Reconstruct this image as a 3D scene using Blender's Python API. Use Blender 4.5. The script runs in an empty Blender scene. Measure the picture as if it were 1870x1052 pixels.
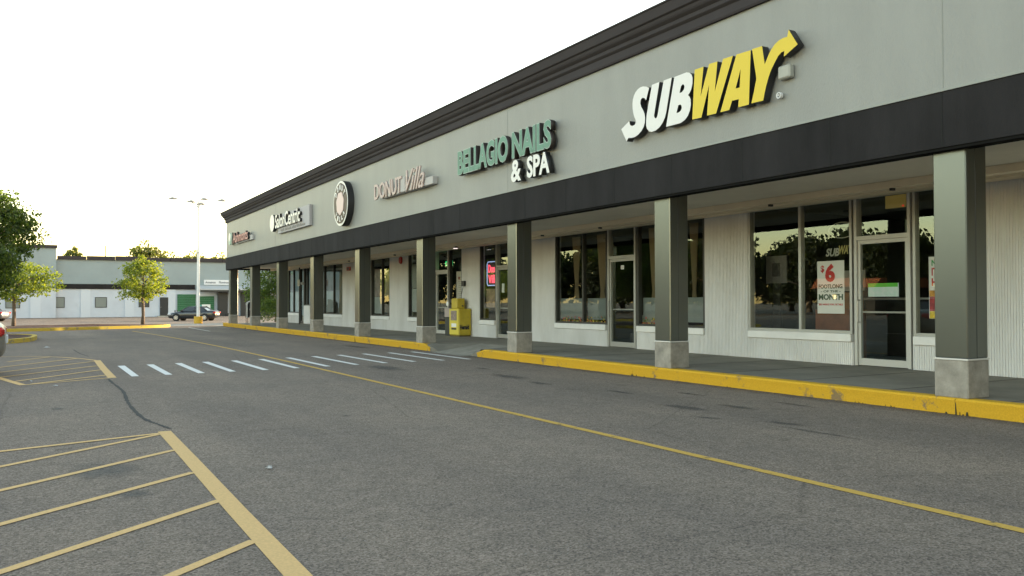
import bpy, bmesh, math, random
from mathutils import Vector, Matrix
random.seed(7)
S = bpy.context.scene
COL = S.collection
R = math.radians

# ------------------------------------------------------------------ camera, world, sun, exposure
TH, PITCH, ROLL, HC = 0.519692, 0.0164657, -0.00247672, 1.331
fwd = Vector((math.sin(TH)*math.cos(PITCH), math.cos(TH)*math.cos(PITCH), math.sin(PITCH)))
rgt = Vector((math.cos(TH), -math.sin(TH), 0)); upv = rgt.cross(fwd)
R2 = rgt*math.cos(ROLL)+upv*math.sin(ROLL); U2 = -rgt*math.sin(ROLL)+upv*math.cos(ROLL)
cam = bpy.data.cameras.new('camera'); camo = bpy.data.objects.new('camera', cam); COL.objects.link(camo)
camo.matrix_world = Matrix(((R2.x, U2.x, -fwd.x, 0), (R2.y, U2.y, -fwd.y, 0), (R2.z, U2.z, -fwd.z, HC), (0, 0, 0, 1)))
cam.sensor_width = 36; cam.lens = 1530.72/1870*36; cam.clip_end = 3000; cam.clip_start = 0.05
S.camera = camo
S.render.resolution_x = 1024; S.render.resolution_y = 576
SUN_EL, SUN_AZ = 8.0, 80.0
w = bpy.data.worlds.new('World'); S.world = w; w.use_nodes = True
nt = w.node_tree; bg = nt.nodes['Background']
sky = nt.nodes.new('ShaderNodeTexSky'); sky.sky_type = 'NISHITA'; sky.sun_disc = False
sky.sun_elevation = R(SUN_EL); sky.sun_rotation = R(SUN_AZ)
sky.air_density = 1.0; sky.dust_density = .7; sky.ozone_density = 1.0
wb = nt.nodes.new('ShaderNodeMix'); wb.data_type = 'RGBA'; wb.blend_type = 'MULTIPLY'; wb.inputs[0].default_value = 1; wb.inputs[7].default_value = (1.22, 1.0, .80, 1)   # the camera's daylight white balance
nt.links.new(sky.outputs[0], wb.inputs[6]); nt.links.new(wb.outputs[2], bg.inputs[0]); bg.inputs[1].default_value = 0.15
sun = bpy.data.lights.new('sun', 'SUN'); sun.energy = 2.0; sun.angle = R(0.5); sun.color = (1, .86, .66)
suno = bpy.data.objects.new('sun', sun); COL.objects.link(suno)
sd = Vector((math.sin(R(SUN_AZ))*math.cos(R(SUN_EL)), math.cos(R(SUN_AZ))*math.cos(R(SUN_EL)), math.sin(R(SUN_EL))))
suno.rotation_euler = sd.to_track_quat('Z', 'Y').to_euler()
S.view_settings.view_transform = 'Standard'; S.view_settings.look = 'None'
S.view_settings.exposure = 2.66; S.view_settings.gamma = 1

# ------------------------------------------------------------------ materials
MATS = {}
def mat(name, col, rough=.6, metal=0., noise=0., nscale=3., bump=0., bscale=60., col2=None, spec=.5, emit=0., stretch=None, detail=4):
    if name in MATS: return MATS[name]
    m = bpy.data.materials.new(name); m.use_nodes = True; n = m.node_tree; b = n.nodes['Principled BSDF']
    b.inputs['Base Color'].default_value = (*col, 1); b.inputs['Roughness'].default_value = rough
    b.inputs['Metallic'].default_value = metal; b.inputs['Specular IOR Level'].default_value = spec
    if emit: b.inputs['Emission Color'].default_value = (*col, 1); b.inputs['Emission Strength'].default_value = emit
    if noise or bump:
        tc = n.nodes.new('ShaderNodeTexCoord'); mp = n.nodes.new('ShaderNodeMapping')
        n.links.new(tc.outputs['Object'], mp.inputs[0])
        if stretch: mp.inputs['Scale'].default_value = stretch
    if noise:
        t = n.nodes.new('ShaderNodeTexNoise'); t.inputs['Scale'].default_value = nscale; t.inputs['Detail'].default_value = detail; t.inputs['Roughness'].default_value = .65
        n.links.new(mp.outputs[0], t.inputs['Vector'])
        r = n.nodes.new('ShaderNodeValToRGB'); r.color_ramp.elements[0].position = .3; r.color_ramp.elements[1].position = .7
        c2 = col2 or tuple(c*(1-noise) for c in col)
        c1 = tuple(min(1, c*(1+noise*.6)) for c in col) if not col2 else col
        r.color_ramp.elements[0].color = (*c2, 1); r.color_ramp.elements[1].color = (*c1, 1)
        n.links.new(t.outputs['Fac'], r.inputs[0]); n.links.new(r.outputs[0], b.inputs['Base Color'])
    if bump:
        t2 = n.nodes.new('ShaderNodeTexNoise'); t2.inputs['Scale'].default_value = bscale; t2.inputs['Detail'].default_value = 3
        n.links.new(mp.outputs[0], t2.inputs['Vector'])
        bp = n.nodes.new('ShaderNodeBump'); bp.inputs['Strength'].default_value = bump; bp.inputs['Distance'].default_value = .01
        n.links.new(t2.outputs['Fac'], bp.inputs['Height']); n.links.new(bp.outputs[0], b.inputs['Normal'])
    MATS[name] = m; return m

def asphalt_mat():
    m = bpy.data.materials.new('asphalt'); m.use_nodes = True; n = m.node_tree; b = n.nodes['Principled BSDF']
    b.inputs['Roughness'].default_value = .9; b.inputs['Specular IOR Level'].default_value = .18
    tc = n.nodes.new('ShaderNodeTexCoord')
    def noise(sc, det=3, ro=.6):
        t = n.nodes.new('ShaderNodeTexNoise'); t.inputs['Scale'].default_value = sc; t.inputs['Detail'].default_value = det; t.inputs['Roughness'].default_value = ro
        n.links.new(tc.outputs['Object'], t.inputs['Vector']); return t
    def ramp(src, p0, c0, p1, c1):
        r = n.nodes.new('ShaderNodeValToRGB'); e = r.color_ramp.elements
        e[0].position = p0; e[1].position = p1; e[0].color = (*c0, 1); e[1].color = (*c1, 1)
        n.links.new(src, r.inputs[0]); return r
    def mix(a, bb, mode='MULTIPLY', f=1.):
        x = n.nodes.new('ShaderNodeMix'); x.data_type = 'RGBA'; x.blend_type = mode; x.inputs[0].default_value = f
        n.links.new(a, x.inputs[6]); n.links.new(bb, x.inputs[7]); return x.outputs[2]
    v = n.nodes.new('ShaderNodeTexVoronoi'); v.inputs['Scale'].default_value = 95; n.links.new(tc.outputs['Object'], v.inputs['Vector'])
    sp = n.nodes.new('ShaderNodeSeparateColor'); n.links.new(v.outputs['Color'], sp.inputs[0])
    agg = ramp(sp.outputs[0], 0, (.115, .094, .074), 1, (.322, .262, .212))
    big = ramp(noise(.35, 5, .6).outputs['Fac'], .3, (.84, .85, .87), .7, (1.1, 1.08, 1.05))
    mid = ramp(noise(5, 4, .7).outputs['Fac'], .3, (.88, .88, .88), .72, (1.1, 1.1, 1.1))
    c = mix(mix(agg.outputs[0], big.outputs[0]), mid.outputs[0])
    # sparse pale stones
    v2 = n.nodes.new('ShaderNodeTexVoronoi'); v2.inputs['Scale'].default_value = 24; n.links.new(tc.outputs['Object'], v2.inputs['Vector'])
    wsp = ramp(v2.outputs['Distance'], .07, (1, 1, 1), .12, (0, 0, 0))
    x = n.nodes.new('ShaderNodeMix'); x.data_type = 'RGBA'; n.links.new(wsp.outputs[0], x.inputs[0]); n.links.new(c, x.inputs[6]); x.inputs[7].default_value = (.26, .25, .235, 1)
    # old oil patches near the kerb lane
    st = ramp(noise(.9, 5, .65).outputs['Fac'], .64, (1, 1, 1), .74, (.62, .62, .62))
    mpl = n.nodes.new('ShaderNodeMapping'); mpl.inputs['Scale'].default_value = (1, .1, 1); n.links.new(tc.outputs['Object'], mpl.inputs[0])
    tl = n.nodes.new('ShaderNodeTexNoise'); tl.inputs['Scale'].default_value = .8; tl.inputs['Detail'].default_value = 5; n.links.new(mpl.outputs[0], tl.inputs['Vector'])
    lane = ramp(tl.outputs['Fac'], .35, (.86, .86, .87), .65, (1.08, 1.07, 1.05))
    # fine irregular cracks
    vc = n.nodes.new('ShaderNodeTexVoronoi'); vc.feature = 'DISTANCE_TO_EDGE'; vc.inputs['Scale'].default_value = .22
    wv = n.nodes.new('ShaderNodeMix'); wv.data_type = 'VECTOR'; wv.inputs[0].default_value = .12; n.links.new(tc.outputs['Object'], wv.inputs[4]); n.links.new(noise(1.7, 6, .7).outputs['Color'], wv.inputs[5]); n.links.new(wv.outputs[1], vc.inputs['Vector'])
    crk = ramp(vc.outputs['Distance'], .0006, (.78, .78, .78), .0022, (1, 1, 1))
    c2 = mix(mix(mix(x.outputs[2], st.outputs[0]), lane.outputs[0]), crk.outputs[0])
    n.links.new(c2, b.inputs['Base Color'])
    bp = n.nodes.new('ShaderNodeBump'); bp.inputs['Strength'].default_value = .4; bp.inputs['Distance'].default_value = .006
    n.links.new(v.outputs['Distance'], bp.inputs['Height']); n.links.new(bp.outputs[0], b.inputs['Normal'])
    return m
def worn_paint(name, col, wear_col=(.13, .13, .12), thr=.36, scale=9):
    m = bpy.data.materials.new(name); m.use_nodes = True; n = m.node_tree; b = n.nodes['Principled BSDF']
    b.inputs['Roughness'].default_value = .8; b.inputs['Specular IOR Level'].default_value = .2
    tc = n.nodes.new('ShaderNodeTexCoord')
    t = n.nodes.new('ShaderNodeTexNoise'); t.inputs['Scale'].default_value = scale; t.inputs['Detail'].default_value = 8; t.inputs['Roughness'].default_value = .75
    t2 = n.nodes.new('ShaderNodeTexNoise'); t2.inputs['Scale'].default_value = 60; t2.inputs['Detail'].default_value = 2
    for q in (t, t2): n.links.new(tc.outputs['Object'], q.inputs['Vector'])
    r = n.nodes.new('ShaderNodeValToRGB'); e = r.color_ramp.elements; e[0].position = thr-.04; e[1].position = thr+.03
    e[0].color = (*wear_col, 1); e[1].color = (*col, 1)
    r2 = n.nodes.new('ShaderNodeValToRGB'); r2.color_ramp.elements[0].color = (.72, .72, .72, 1); r2.color_ramp.elements[1].color = (1.12, 1.12, 1.12, 1)
    n.links.new(t.outputs['Fac'], r.inputs[0]); n.links.new(t2.outputs['Fac'], r2.inputs[0])
    x = n.nodes.new('ShaderNodeMix'); x.data_type = 'RGBA'; x.blend_type = 'MULTIPLY'; x.inputs[0].default_value = 1
    n.links.new(r.outputs[0], x.inputs[6]); n.links.new(r2.outputs[0], x.inputs[7]); n.links.new(x.outputs[2], b.inputs['Base Color'])
    bp = n.nodes.new('ShaderNodeBump'); bp.inputs['Strength'].default_value = .4; bp.inputs['Distance'].default_value = .004
    n.links.new(t2.outputs['Fac'], bp.inputs['Height']); n.links.new(bp.outputs[0], b.inputs['Normal'])
    return m
def glass_mat(name, tint, ior=2.0, rough=0.):
    m = bpy.data.materials.new(name); m.use_nodes = True; n = m.node_tree
    for q in list(n.nodes): n.nodes.remove(q)
    o = n.nodes.new('ShaderNodeOutputMaterial'); tr = n.nodes.new('ShaderNodeBsdfTransparent'); tr.inputs[0].default_value = (*tint, 1)
    g = n.nodes.new('ShaderNodeBsdfGlossy'); g.inputs['Roughness'].default_value = rough; g.inputs[0].default_value = (.84, 1, .97, 1)
    lw = n.nodes.new('ShaderNodeLayerWeight'); lw.inputs[0].default_value = .5; mx = n.nodes.new('ShaderNodeMixShader')
    pw = n.nodes.new('ShaderNodeMath'); pw.operation = 'POWER'; pw.inputs[1].default_value = 4.; n.links.new(lw.outputs['Facing'], pw.inputs[0])
    f = n.nodes.new('ShaderNodeMath'); f.operation = 'MULTIPLY_ADD'; f.inputs[1].default_value = .8; f.inputs[2].default_value = ior; n.links.new(pw.outputs[0], f.inputs[0])
    tc = n.nodes.new('ShaderNodeTexCoord'); t = n.nodes.new('ShaderNodeTexNoise'); t.inputs['Scale'].default_value = .9
    bp = n.nodes.new('ShaderNodeBump'); bp.inputs['Strength'].default_value = .12; bp.inputs['Distance'].default_value = .01
    n.links.new(tc.outputs['Object'], t.inputs['Vector']); n.links.new(t.outputs['Fac'], bp.inputs['Height']); n.links.new(bp.outputs[0], g.inputs['Normal'])
    n.links.new(f.outputs[0], mx.inputs[0]); n.links.new(tr.outputs[0], mx.inputs[1]); n.links.new(g.outputs[0], mx.inputs[2]); n.links.new(mx.outputs[0], o.inputs[0])
    return m
def leaf_mat(name, c0, c1):
    m = bpy.data.materials.new(name); m.use_nodes = True; n = m.node_tree
    for q in list(n.nodes): n.nodes.remove(q)
    o = n.nodes.new('ShaderNodeOutputMaterial'); g = n.nodes.new('ShaderNodeNewGeometry')
    r = n.nodes.new('ShaderNodeValToRGB'); r.color_ramp.elements[0].color = (*c0, 1); r.color_ramp.elements[1].color = (*c1, 1)
    n.links.new(g.outputs['Random Per Island'], r.inputs[0])
    d = n.nodes.new('ShaderNodeBsdfPrincipled'); d.inputs['Roughness'].default_value = .55; n.links.new(r.outputs[0], d.inputs['Base Color'])
    t = n.nodes.new('ShaderNodeBsdfTranslucent')
    x = n.nodes.new('ShaderNodeMix'); x.data_type = 'RGBA'; x.blend_type = 'MULTIPLY'; x.inputs[0].default_value = 1
    n.links.new(r.outputs[0], x.inputs[6]); x.inputs[7].default_value = (3.0, 2.6, .75, 1); n.links.new(x.outputs[2], t.inputs[0])
    mx = n.nodes.new('ShaderNodeMixShader'); mx.inputs[0].default_value = .5
    n.links.new(d.outputs[0], mx.inputs[1]); n.links.new(t.outputs[0], mx.inputs[2]); n.links.new(mx.outputs[0], o.inputs[0])
    return m

M_ASPH = asphalt_mat()
M_CONC = mat('sidewalk_concrete', (.205, .188, .150), .85, noise=.3, nscale=1.3, bump=.3, bscale=40)
M_CONC2 = mat('pale_concrete', (.42, .40, .34), .9, noise=.18, nscale=2, bump=.3, bscale=30)
M_KERB = worn_paint('yellow_kerb_paint', (.62, .36, .026), (.26, .18, .09), .40, 2.6)
M_LINE = worn_paint('yellow_line_paint', (.70, .46, .20), (.30, .23, .13), .33, 14)
M_CLINE = worn_paint('centre_line_paint', (.62, .39, .09), (.16, .13, .09), .41, 7)
M_WLINE = worn_paint('white_line_paint', (.80, .78, .73), (.34, .32, .28), .34, 10)
M_EIFS = mat('grey_stucco', (.236, .238, .226), .45, spec=.8, noise=.09, nscale=1.6, bump=.6, bscale=90, stretch=(1, 1, .22), detail=8)
M_BAND = mat('black_band_panel', (.020, .0185, .020), .8, spec=.2, noise=.4, nscale=1.4, stretch=(1, 1, .3), detail=8, bump=.25, bscale=70)
M_CORN = mat('dark_cornice', (.050, .045, .049), .85, spec=.2, noise=.12, nscale=.7)
M_SOFF = mat('soffit_panel', (.70, .64, .54), .8, noise=.12, nscale=.6)
M_STRIP = mat('soffit_trim', (.80, .68, .50), .6, noise=.12, nscale=.7)
M_PIL = mat('pillar_cladding', (.152, .160, .143), .28, metal=.85, bump=.08, bscale=120)
M_PBASE = mat('pillar_base_concrete', (.30, .275, .235), .9, noise=.35, nscale=5, bump=.3, bscale=50)
M_PTRIM = mat('pillar_trim', (.62, .60, .56), .5)
M_WALL = mat('white_ribbed_block', (.70, .705, .71), .85, noise=.14, nscale=1.6, bump=.9, bscale=22, stretch=(1, 1, .35), col2=(.58, .58, .575))
M_SILL = mat('white_sill', (.72, .72, .72), .7, noise=.08, nscale=2)
M_ALU = mat('aluminium_frame', (.42, .42, .40), .4, metal=.5)
M_ALUD = mat('dark_bronze_frame', (.055, .054, .05), .45, metal=.4)
M_ALUW = mat('pale_frame', (.50, .50, .48), .5, metal=.3)
M_GLASS = glass_mat('shop_glass', (.86, .87, .86), .10)
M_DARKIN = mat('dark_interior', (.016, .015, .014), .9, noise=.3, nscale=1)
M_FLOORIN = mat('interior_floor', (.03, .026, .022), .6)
M_BLACK = mat('black_paint', (.02, .02, .022), .45)
M_WHITE = mat('white_acrylic', (.70, .69, .68), .35)
M_YEL = mat('yellow_acrylic', (.66, .49, .012), .4)
M_MULCH = mat('mulch', (.085, .035, .022), .95, noise=.6, nscale=12, bump=1, bscale=30)
M_BARK = mat('bark', (.15, .115, .085), .9, noise=.4, nscale=14, bump=.8, bscale=40)
M_GREYCON = mat('raceway_grey', (.44, .42, .41), .6, noise=.05)

# ------------------------------------------------------------------ helpers
class MB:
    def __init__(s): s.v = []; s.f = []; s.m = []
    def face(s, pts, mi=0):
        i = len(s.v); s.v += [tuple(p) for p in pts]; s.f.append(tuple(range(i, i+len(pts)))); s.m.append(mi)
    def box(s, x0, x1, y0, y1, z0, z1, mi=0):
        i = len(s.v)
        s.v += [(x0,y0,z0),(x1,y0,z0),(x1,y1,z0),(x0,y1,z0),(x0,y0,z1),(x1,y0,z1),(x1,y1,z1),(x0,y1,z1)]
        for q in ((3,2,1,0),(4,5,6,7),(0,1,5,4),(1,2,6,5),(2,3,7,6),(3,0,4,7)):
            s.f.append(tuple(i+k for k in q)); s.m.append(mi)
        return s
    def prism(s, poly, axis, a, b, mi=0):
        # poly: list of 2D points; axis 'y': (x,z) extruded in y; 'x': (y,z); 'z': (x,y)
        def P(p, t):
            return {'y': (p[0], t, p[1]), 'x': (t, p[0], p[1]), 'z': (p[0], p[1], t)}[axis]
        i = len(s.v); n = len(poly)
        s.v += [P(p, a) for p in poly]+[P(p, b) for p in poly]
        s.f.append(tuple(range(i+n-1, i-1, -1))); s.m.append(mi)
        s.f.append(tuple(range(i+n, i+2*n))); s.m.append(mi)
        for k in range(n):
            s.f.append((i+k, i+(k+1) % n, i+n+(k+1) % n, i+n+k)); s.m.append(mi)
        return s
    def cyl(s, c, r, h, seg=16, axis='z', r2=None, mi=0):
        r2 = r if r2 is None else r2
        i = len(s.v)
        for rr, t in ((r, 0), (r2, h)):
            for k in range(seg):
                a = 2*math.pi*k/seg; u, v = rr*math.cos(a), rr*math.sin(a)
                s.v.append({'z': (c[0]+u, c[1]+v, c[2]+t), 'x': (c[0]+t, c[1]+u, c[2]+v), 'y': (c[0]+u, c[1]+t, c[2]+v)}[axis])
        s.f.append(tuple(range(i+seg-1, i-1, -1))); s.m.append(mi)
        s.f.append(tuple(range(i+seg, i+2*seg))); s.m.append(mi)
        for k in range(seg):
            s.f.append((i+k, i+(k+1) % seg, i+seg+(k+1) % seg, i+seg+k)); s.m.append(mi)
        return s
    def tube(s, pts, rad, seg=8, mi=0):
        rings = []
        pts = [Vector(p) for p in pts]
        rad = rad if isinstance(rad, (list, tuple)) else [rad]*len(pts)
        for k, p in enumerate(pts):
            d = (pts[min(k+1, len(pts)-1)]-pts[max(k-1, 0)]).normalized()
            a = d.orthogonal().normalized() if abs(d.z) < .9 else Vector((1, 0, 0)); a = (a-d*a.dot(d)).normalized(); b = d.cross(a)
            i = len(s.v); rings.append(i)
            for q in range(seg):
                t = 2*math.pi*q/seg; s.v.append(tuple(p+a*rad[k]*math.cos(t)+b*rad[k]*math.sin(t)))
        for k in range(len(rings)-1):
            for q in range(seg):
                s.f.append((rings[k]+q, rings[k]+(q+1) % seg, rings[k+1]+(q+1) % seg, rings[k+1]+q)); s.m.append(mi)
        for r0, rev in ((rings[0], True), (rings[-1], False)):
            ff = tuple(r0+q for q in range(seg)); s.f.append(ff[::-1] if rev else ff); s.m.append(mi)
        return s
    def mesh(s, name, mats, smooth=False, bevel=0):
        me = bpy.data.meshes.new(name); me.from_pydata(s.v, [], s.f); me.validate(); 
        for m in (mats if isinstance(mats, (list, tuple)) else [mats]): me.materials.append(m)
        if len(me.polygons) == len(s.m): me.polygons.foreach_set('material_index', s.m)
        bm = bmesh.new(); bm.from_mesh(me); bmesh.ops.recalc_face_normals(bm, faces=bm.faces)
        if bevel: bmesh.ops.bevel(bm, geom=list(bm.edges), offset=bevel, segments=1, affect='EDGES', clamp_overlap=True)
        bm.to_mesh(me); bm.free()
        if smooth: me.polygons.foreach_set('use_smooth', [True]*len(me.polygons))
        return me
    def build(s, name, mats, parent=None, smooth=False, bevel=0):
        return link(name, s.mesh(name, mats, smooth, bevel), parent)
def link(name, me, parent=None):
    o = bpy.data.objects.new(name, me); COL.objects.link(o)
    if parent is not None:
        o.parent = parent
        o.matrix_parent_inverse = parent_world(parent).inverted()
    return o
def parent_world(p):
    m = p.matrix_basis.copy()
    if p.parent: m = parent_world(p.parent) @ p.matrix_parent_inverse @ m
    return m
def tag(o, label=None, cat=None, group=None, kind=None):
    if label: o['label'] = label
    if cat: o['category'] = cat
    if group: o['group'] = group
    if kind: o['kind'] = kind
    return o
def thing(name, loc, label, cat, group=None, rz=0):
    o = bpy.data.objects.new(name, None); COL.objects.link(o); o.location = loc; o.rotation_euler = (0, 0, rz)
    o.empty_display_size = .2
    return tag(o, label, cat, group)
def copy_tree(o, loc=None, rz=None, label=None, parent=None):
    c = o.copy(); COL.objects.link(c)
    if parent is not None: c.parent = parent; c.matrix_parent_inverse = o.matrix_parent_inverse.copy()
    for ch in list(o.children): copy_tree(ch, parent=c)
    if loc is not None: c.location = loc
    if rz is not None: c.rotation_euler = (0, 0, rz)
    if label: c['label'] = label
    return c
# --- flat outline / text meshes in a local (x right, y up, z towards the viewer) frame
def curve_mesh(data):
    ob = bpy.data.objects.new('tmp', data); COL.objects.link(ob); bpy.context.view_layer.update()
    dg = bpy.context.evaluated_depsgraph_get()
    me = bpy.data.meshes.new_from_object(ob.evaluated_get(dg)); bpy.data.objects.remove(ob); return me
def text_mesh(s, ext=.02, off=0., shear=0., space=1.):
    c = bpy.data.curves.new('t', 'FONT'); c.body = s; c.size = 1; c.extrude = ext; c.offset = off; c.shear = shear
    c.space_character = space; c.resolution_u = 3; c.fill_mode = 'BOTH'
    return curve_mesh(c)
def outline_mesh(polys, ext):
    c = bpy.data.curves.new('t', 'CURVE'); c.dimensions = '2D'; c.fill_mode = 'BOTH'; c.extrude = ext
    for pl in polys:
        sp = c.splines.new('POLY'); sp.points.add(len(pl)-1)
        for i, p in enumerate(pl): sp.points[i].co = (p[0], p[1], 0, 1)
        sp.use_cyclic_u = True
    return curve_mesh(c)
def fit(me, w, h, x0=0, y0=0, z0=0):
    xs = [v.co.x for v in me.vertices]; ys = [v.co.y for v in me.vertices]
    ax, bx_, ay, by = min(xs), max(xs), min(ys), max(ys)
    for v in me.vertices:
        v.co.x = x0+(v.co.x-ax)/(bx_-ax)*w; v.co.y = y0+(v.co.y-ay)/(by-ay)*h; v.co.z += z0
def mats_by_normal(me, face_m, side_m):
    me.materials.clear(); me.materials.append(face_m); me.materials.append(side_m)
    for p in me.polygons: p.material_index = 0 if p.normal.z > .8 else 1
def merge(mes):
    bm = bmesh.new(); mats = []
    for me in mes:
        idx = []
        for m in me.materials:
            if m not in mats: mats.append(m)
            idx.append(mats.index(m))
        n0 = len(bm.faces); bm.from_mesh(me); bm.faces.ensure_lookup_table()
        for f in bm.faces[n0:]: f.material_index = idx[f.material_index] if idx else 0
    out = bpy.data.meshes.new('m'); bm.to_mesh(out); bm.free()
    for m in mats: out.materials.append(m)
    return out
def place_local(me, kind, base):
    # facade: local x -> -Y, y -> Z, z -> -X ; back: local x -> X, y -> Z, z -> -Y
    for v in me.vertices:
        x, y, z = v.co
        v.co = (base[0]-z, base[1]-x, base[2]+y) if kind == 'facade' else (base[0]+x, base[1]-z, base[2]+y)
def split_letters(me):
    bm = bmesh.new(); bm.from_mesh(me); bmesh.ops.remove_doubles(bm, verts=bm.verts, dist=1e-5)
    seen = set(); comps = []
    for v in bm.verts:
        if v.index in seen: continue
        st = [v]; seen.add(v.index); c = []
        while st:
            a = st.pop(); c.append(a)
            for e in a.link_edges:
                b = e.other_vert(a)
                if b.index not in seen: seen.add(b.index); st.append(b)
        comps.append([min(q.co.x for q in c), max(q.co.x for q in c), set(q.index for q in c)])
    bm.to_mesh(me); bm.free()
    comps.sort(key=lambda c: c[0]); out = []
    for c in comps:
        if out:
            o = out[-1]; ov = min(o[1], c[1])-max(o[0], c[0])
            if ov > .5*min(o[1]-o[0], c[1]-c[0]): o[0] = min(o[0], c[0]); o[1] = max(o[1], c[1]); o[2] |= c[2]; continue
        out.append(c)
    res = []
    for c in out:
        b2 = bmesh.new(); b2.from_mesh(me); b2.verts.ensure_lookup_table()
        bmesh.ops.delete(b2, geom=[v for v in b2.verts if v.index not in c[2]], context='VERTS')
        m = bpy.data.meshes.new('letter'); b2.to_mesh(m); b2.free()
        for q in me.materials: m.materials.append(q)
        res.append(m)
    return res
def facade_text(parent, s, yl, yr, z0, z1, xface, depth, face_m, side_m, off=0., shear=0., space=1., inner=None, inner_off=0., letters=True, name='letter'):
    e = depth/2
    me = text_mesh(s, e, off, shear, space)
    xs = [v.co.x for v in me.vertices]; ys = [v.co.y for v in me.vertices]; bx = (min(xs), max(xs), min(ys), max(ys))
    sx, sy = (yl-yr)/(bx[1]-bx[0]), (z1-z0)/(bx[3]-bx[2])
    def norm(m, dz):
        for v in m.vertices: v.co.x = (v.co.x-bx[0])*sx; v.co.y = (v.co.y-bx[2])*sy; v.co.z += dz
    norm(me, -e); mats_by_normal(me, face_m, side_m)
    if inner is not None:
        m2 = text_mesh(s, .002, inner_off, shear, space); norm(m2, .001); m2.materials.clear(); m2.materials.append(inner)
        me = merge([me, m2])
    parts = split_letters(me) if letters else [me]
    res = []
    for p in parts:
        place_local(p, 'facade', (xface, yl, z0)); p.name = name; res.append(link(name, p, parent))
    return res
def facade_outline(parent, name, polys, xface, depth, face_m, side_m):
    # polys in world (Y,Z)
    loc = [[(-p[0], p[1]) for p in pl] for pl in polys]
    me = outline_mesh(loc, depth/2)
    for v in me.vertices: v.co.z -= depth/2
    mats_by_normal(me, face_m, side_m)
    place_local(me, 'facade', (xface, 0, 0)); me.name = name
    return link(name, me, parent)

# ------------------------------------------------------------------ the ground
def gz(y):
    if y < 50: return 0
    if y < 86: return -.48*(y-50)/36
    if y < 104: return -.48+.14*(y-86)/18
    return -.34
g = MB(); ys = [-80, -30, 0, 10, 20, 30, 40, 50, 68, 86, 104, 115, 200, 900]
xs = [-500, -60, -20, 0, 20, 60, 500]
for i in range(len(ys)-1):
    for j in range(len(xs)-1):
        g.face([(xs[j], ys[i], gz(ys[i])), (xs[j+1], ys[i], gz(ys[i])), (xs[j+1], ys[i+1], gz(ys[i+1])), (xs[j], ys[i+1], gz(ys[i+1]))])
gm = g.mesh('ground', M_ASPH); bm = bmesh.new(); bm.from_mesh(gm); bmesh.ops.remove_doubles(bm, verts=bm.verts, dist=1e-4); bm.to_mesh(gm); bm.free()
tag(link('parking_lot', gm), kind='structure')
CURB = .19
# sidewalk slab, with the ramp gap between Y 18 and 20.9
YE = 49.2
sw = MB()
KX0, KX1 = 9.47, 9.36   # kerb foot and top
def slab(y0, y1): sw.face([(9.36, y0, CURB), (12.9, y0, CURB), (12.9, y1, CURB), (9.36, y1, CURB)])
slab(-12, 17.9); slab(21.0, YE)
sw.face([(10.7, 17.9, CURB), (12.9, 17.9, CURB), (12.9, 21, CURB), (10.7, 21, CURB)])
sw.face([(9.36, 17.9, CURB), (10.7, 17.9, CURB), (10.7, 18.5, CURB), (9.40, 18.5, .012)])
sw.face([(9.36, 21.0, CURB), (9.40, 20.4, .012), (10.7, 20.4, CURB), (10.7, 21, CURB)])
for yy0, yy1 in ((17.9, 18.5), (21.0, 20.4)): sw.face([(9.36, yy0, CURB), (9.40, yy1, .012), (9.40, yy1, -.05), (9.36, yy0, -.05)])
sw.face([(9.40, 18.5, .012), (9.40, 20.4, .012), (9.40, 20.4, -.05), (9.40, 18.5, -.05)])
sw.face([(9.36, YE, CURB), (12.9, YE, CURB), (12.9, YE, -.1), (9.36, YE, -.1)])
sw.face([(12.9, 47.9, CURB), (30, 47.9, CURB), (30, YE, CURB), (12.9, YE, CURB)])
sw.face([(12.9, YE, CURB), (30, YE, CURB), (30, YE, -.1), (12.9, YE, -.1)])
tag(sw.build('sidewalk', M_CONC), kind='structure')
rp = MB(); rp.face([(9.40, 18.5, .012), (10.7, 18.5, CURB), (10.7, 20.4, CURB), (9.40, 20.4, .012)]); rp.face([(9.40, 18.45, .011), (9.40, 20.45, .011), (9.15, 20.3, .0035), (9.15, 18.6, .0035)])
tag(rp.build('kerb_ramp', mat('ramp_concrete', (.27, .25, .205), .9, noise=.25, nscale=3, bump=.3, bscale=40)), kind='structure')
jt = MB()
for k in range(40):
    y = -9.8+k*1.52
    if 17.5 < y < 21.2 or y > YE-.3: continue
    jt.box(9.37, 12.64, y, y+.012, CURB+.002, CURB+.004)
tag(jt.build('sidewalk_joint', mat('joint_dark', (.06, .055, .05), .9)), kind='structure')
def kerb_run(name, y0, y1, mt):
    n = max(2, int((y1-y0)/.12)); b = MB(); rng = random.Random(int(y0*7)+3)
    prof = [(9.372, -.02), (9.362, .0), (9.350, .10), (9.338, .168), (9.352, .190), (9.375, .1955), (9.53, .1945), (9.53, .15)]
    rows = []
    for i in range(n+1):
        t = y0+(y1-y0)*i/n; j = rng.uniform(-.004, .004); tz = min(1, .55+.45*min(abs(t-18.05), abs(t-20.85))/.35); rows.append([(px-.0+j*(1 if 0 < q < 6 else 0), t, pz*tz) for q, (px, pz) in enumerate(prof)])
    for i in range(n):
        for k in range(len(prof)-1):
            b.face([rows[i][k], rows[i+1][k], rows[i+1][k+1], rows[i][k+1]])
    b.face(rows[0]); b.face(rows[-1][::-1])
    return tag(b.build(name, mt), kind='structure')
for a, c in ((-12, -3.1), (-3.095, 5.93), (5.938, 12.0), (12.004, 18.05), (20.85, 26.9), (26.906, 35), (35.005, 43.5), (43.506, YE)):
    kerb_run('kerb', a, c, M_KERB)
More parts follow.
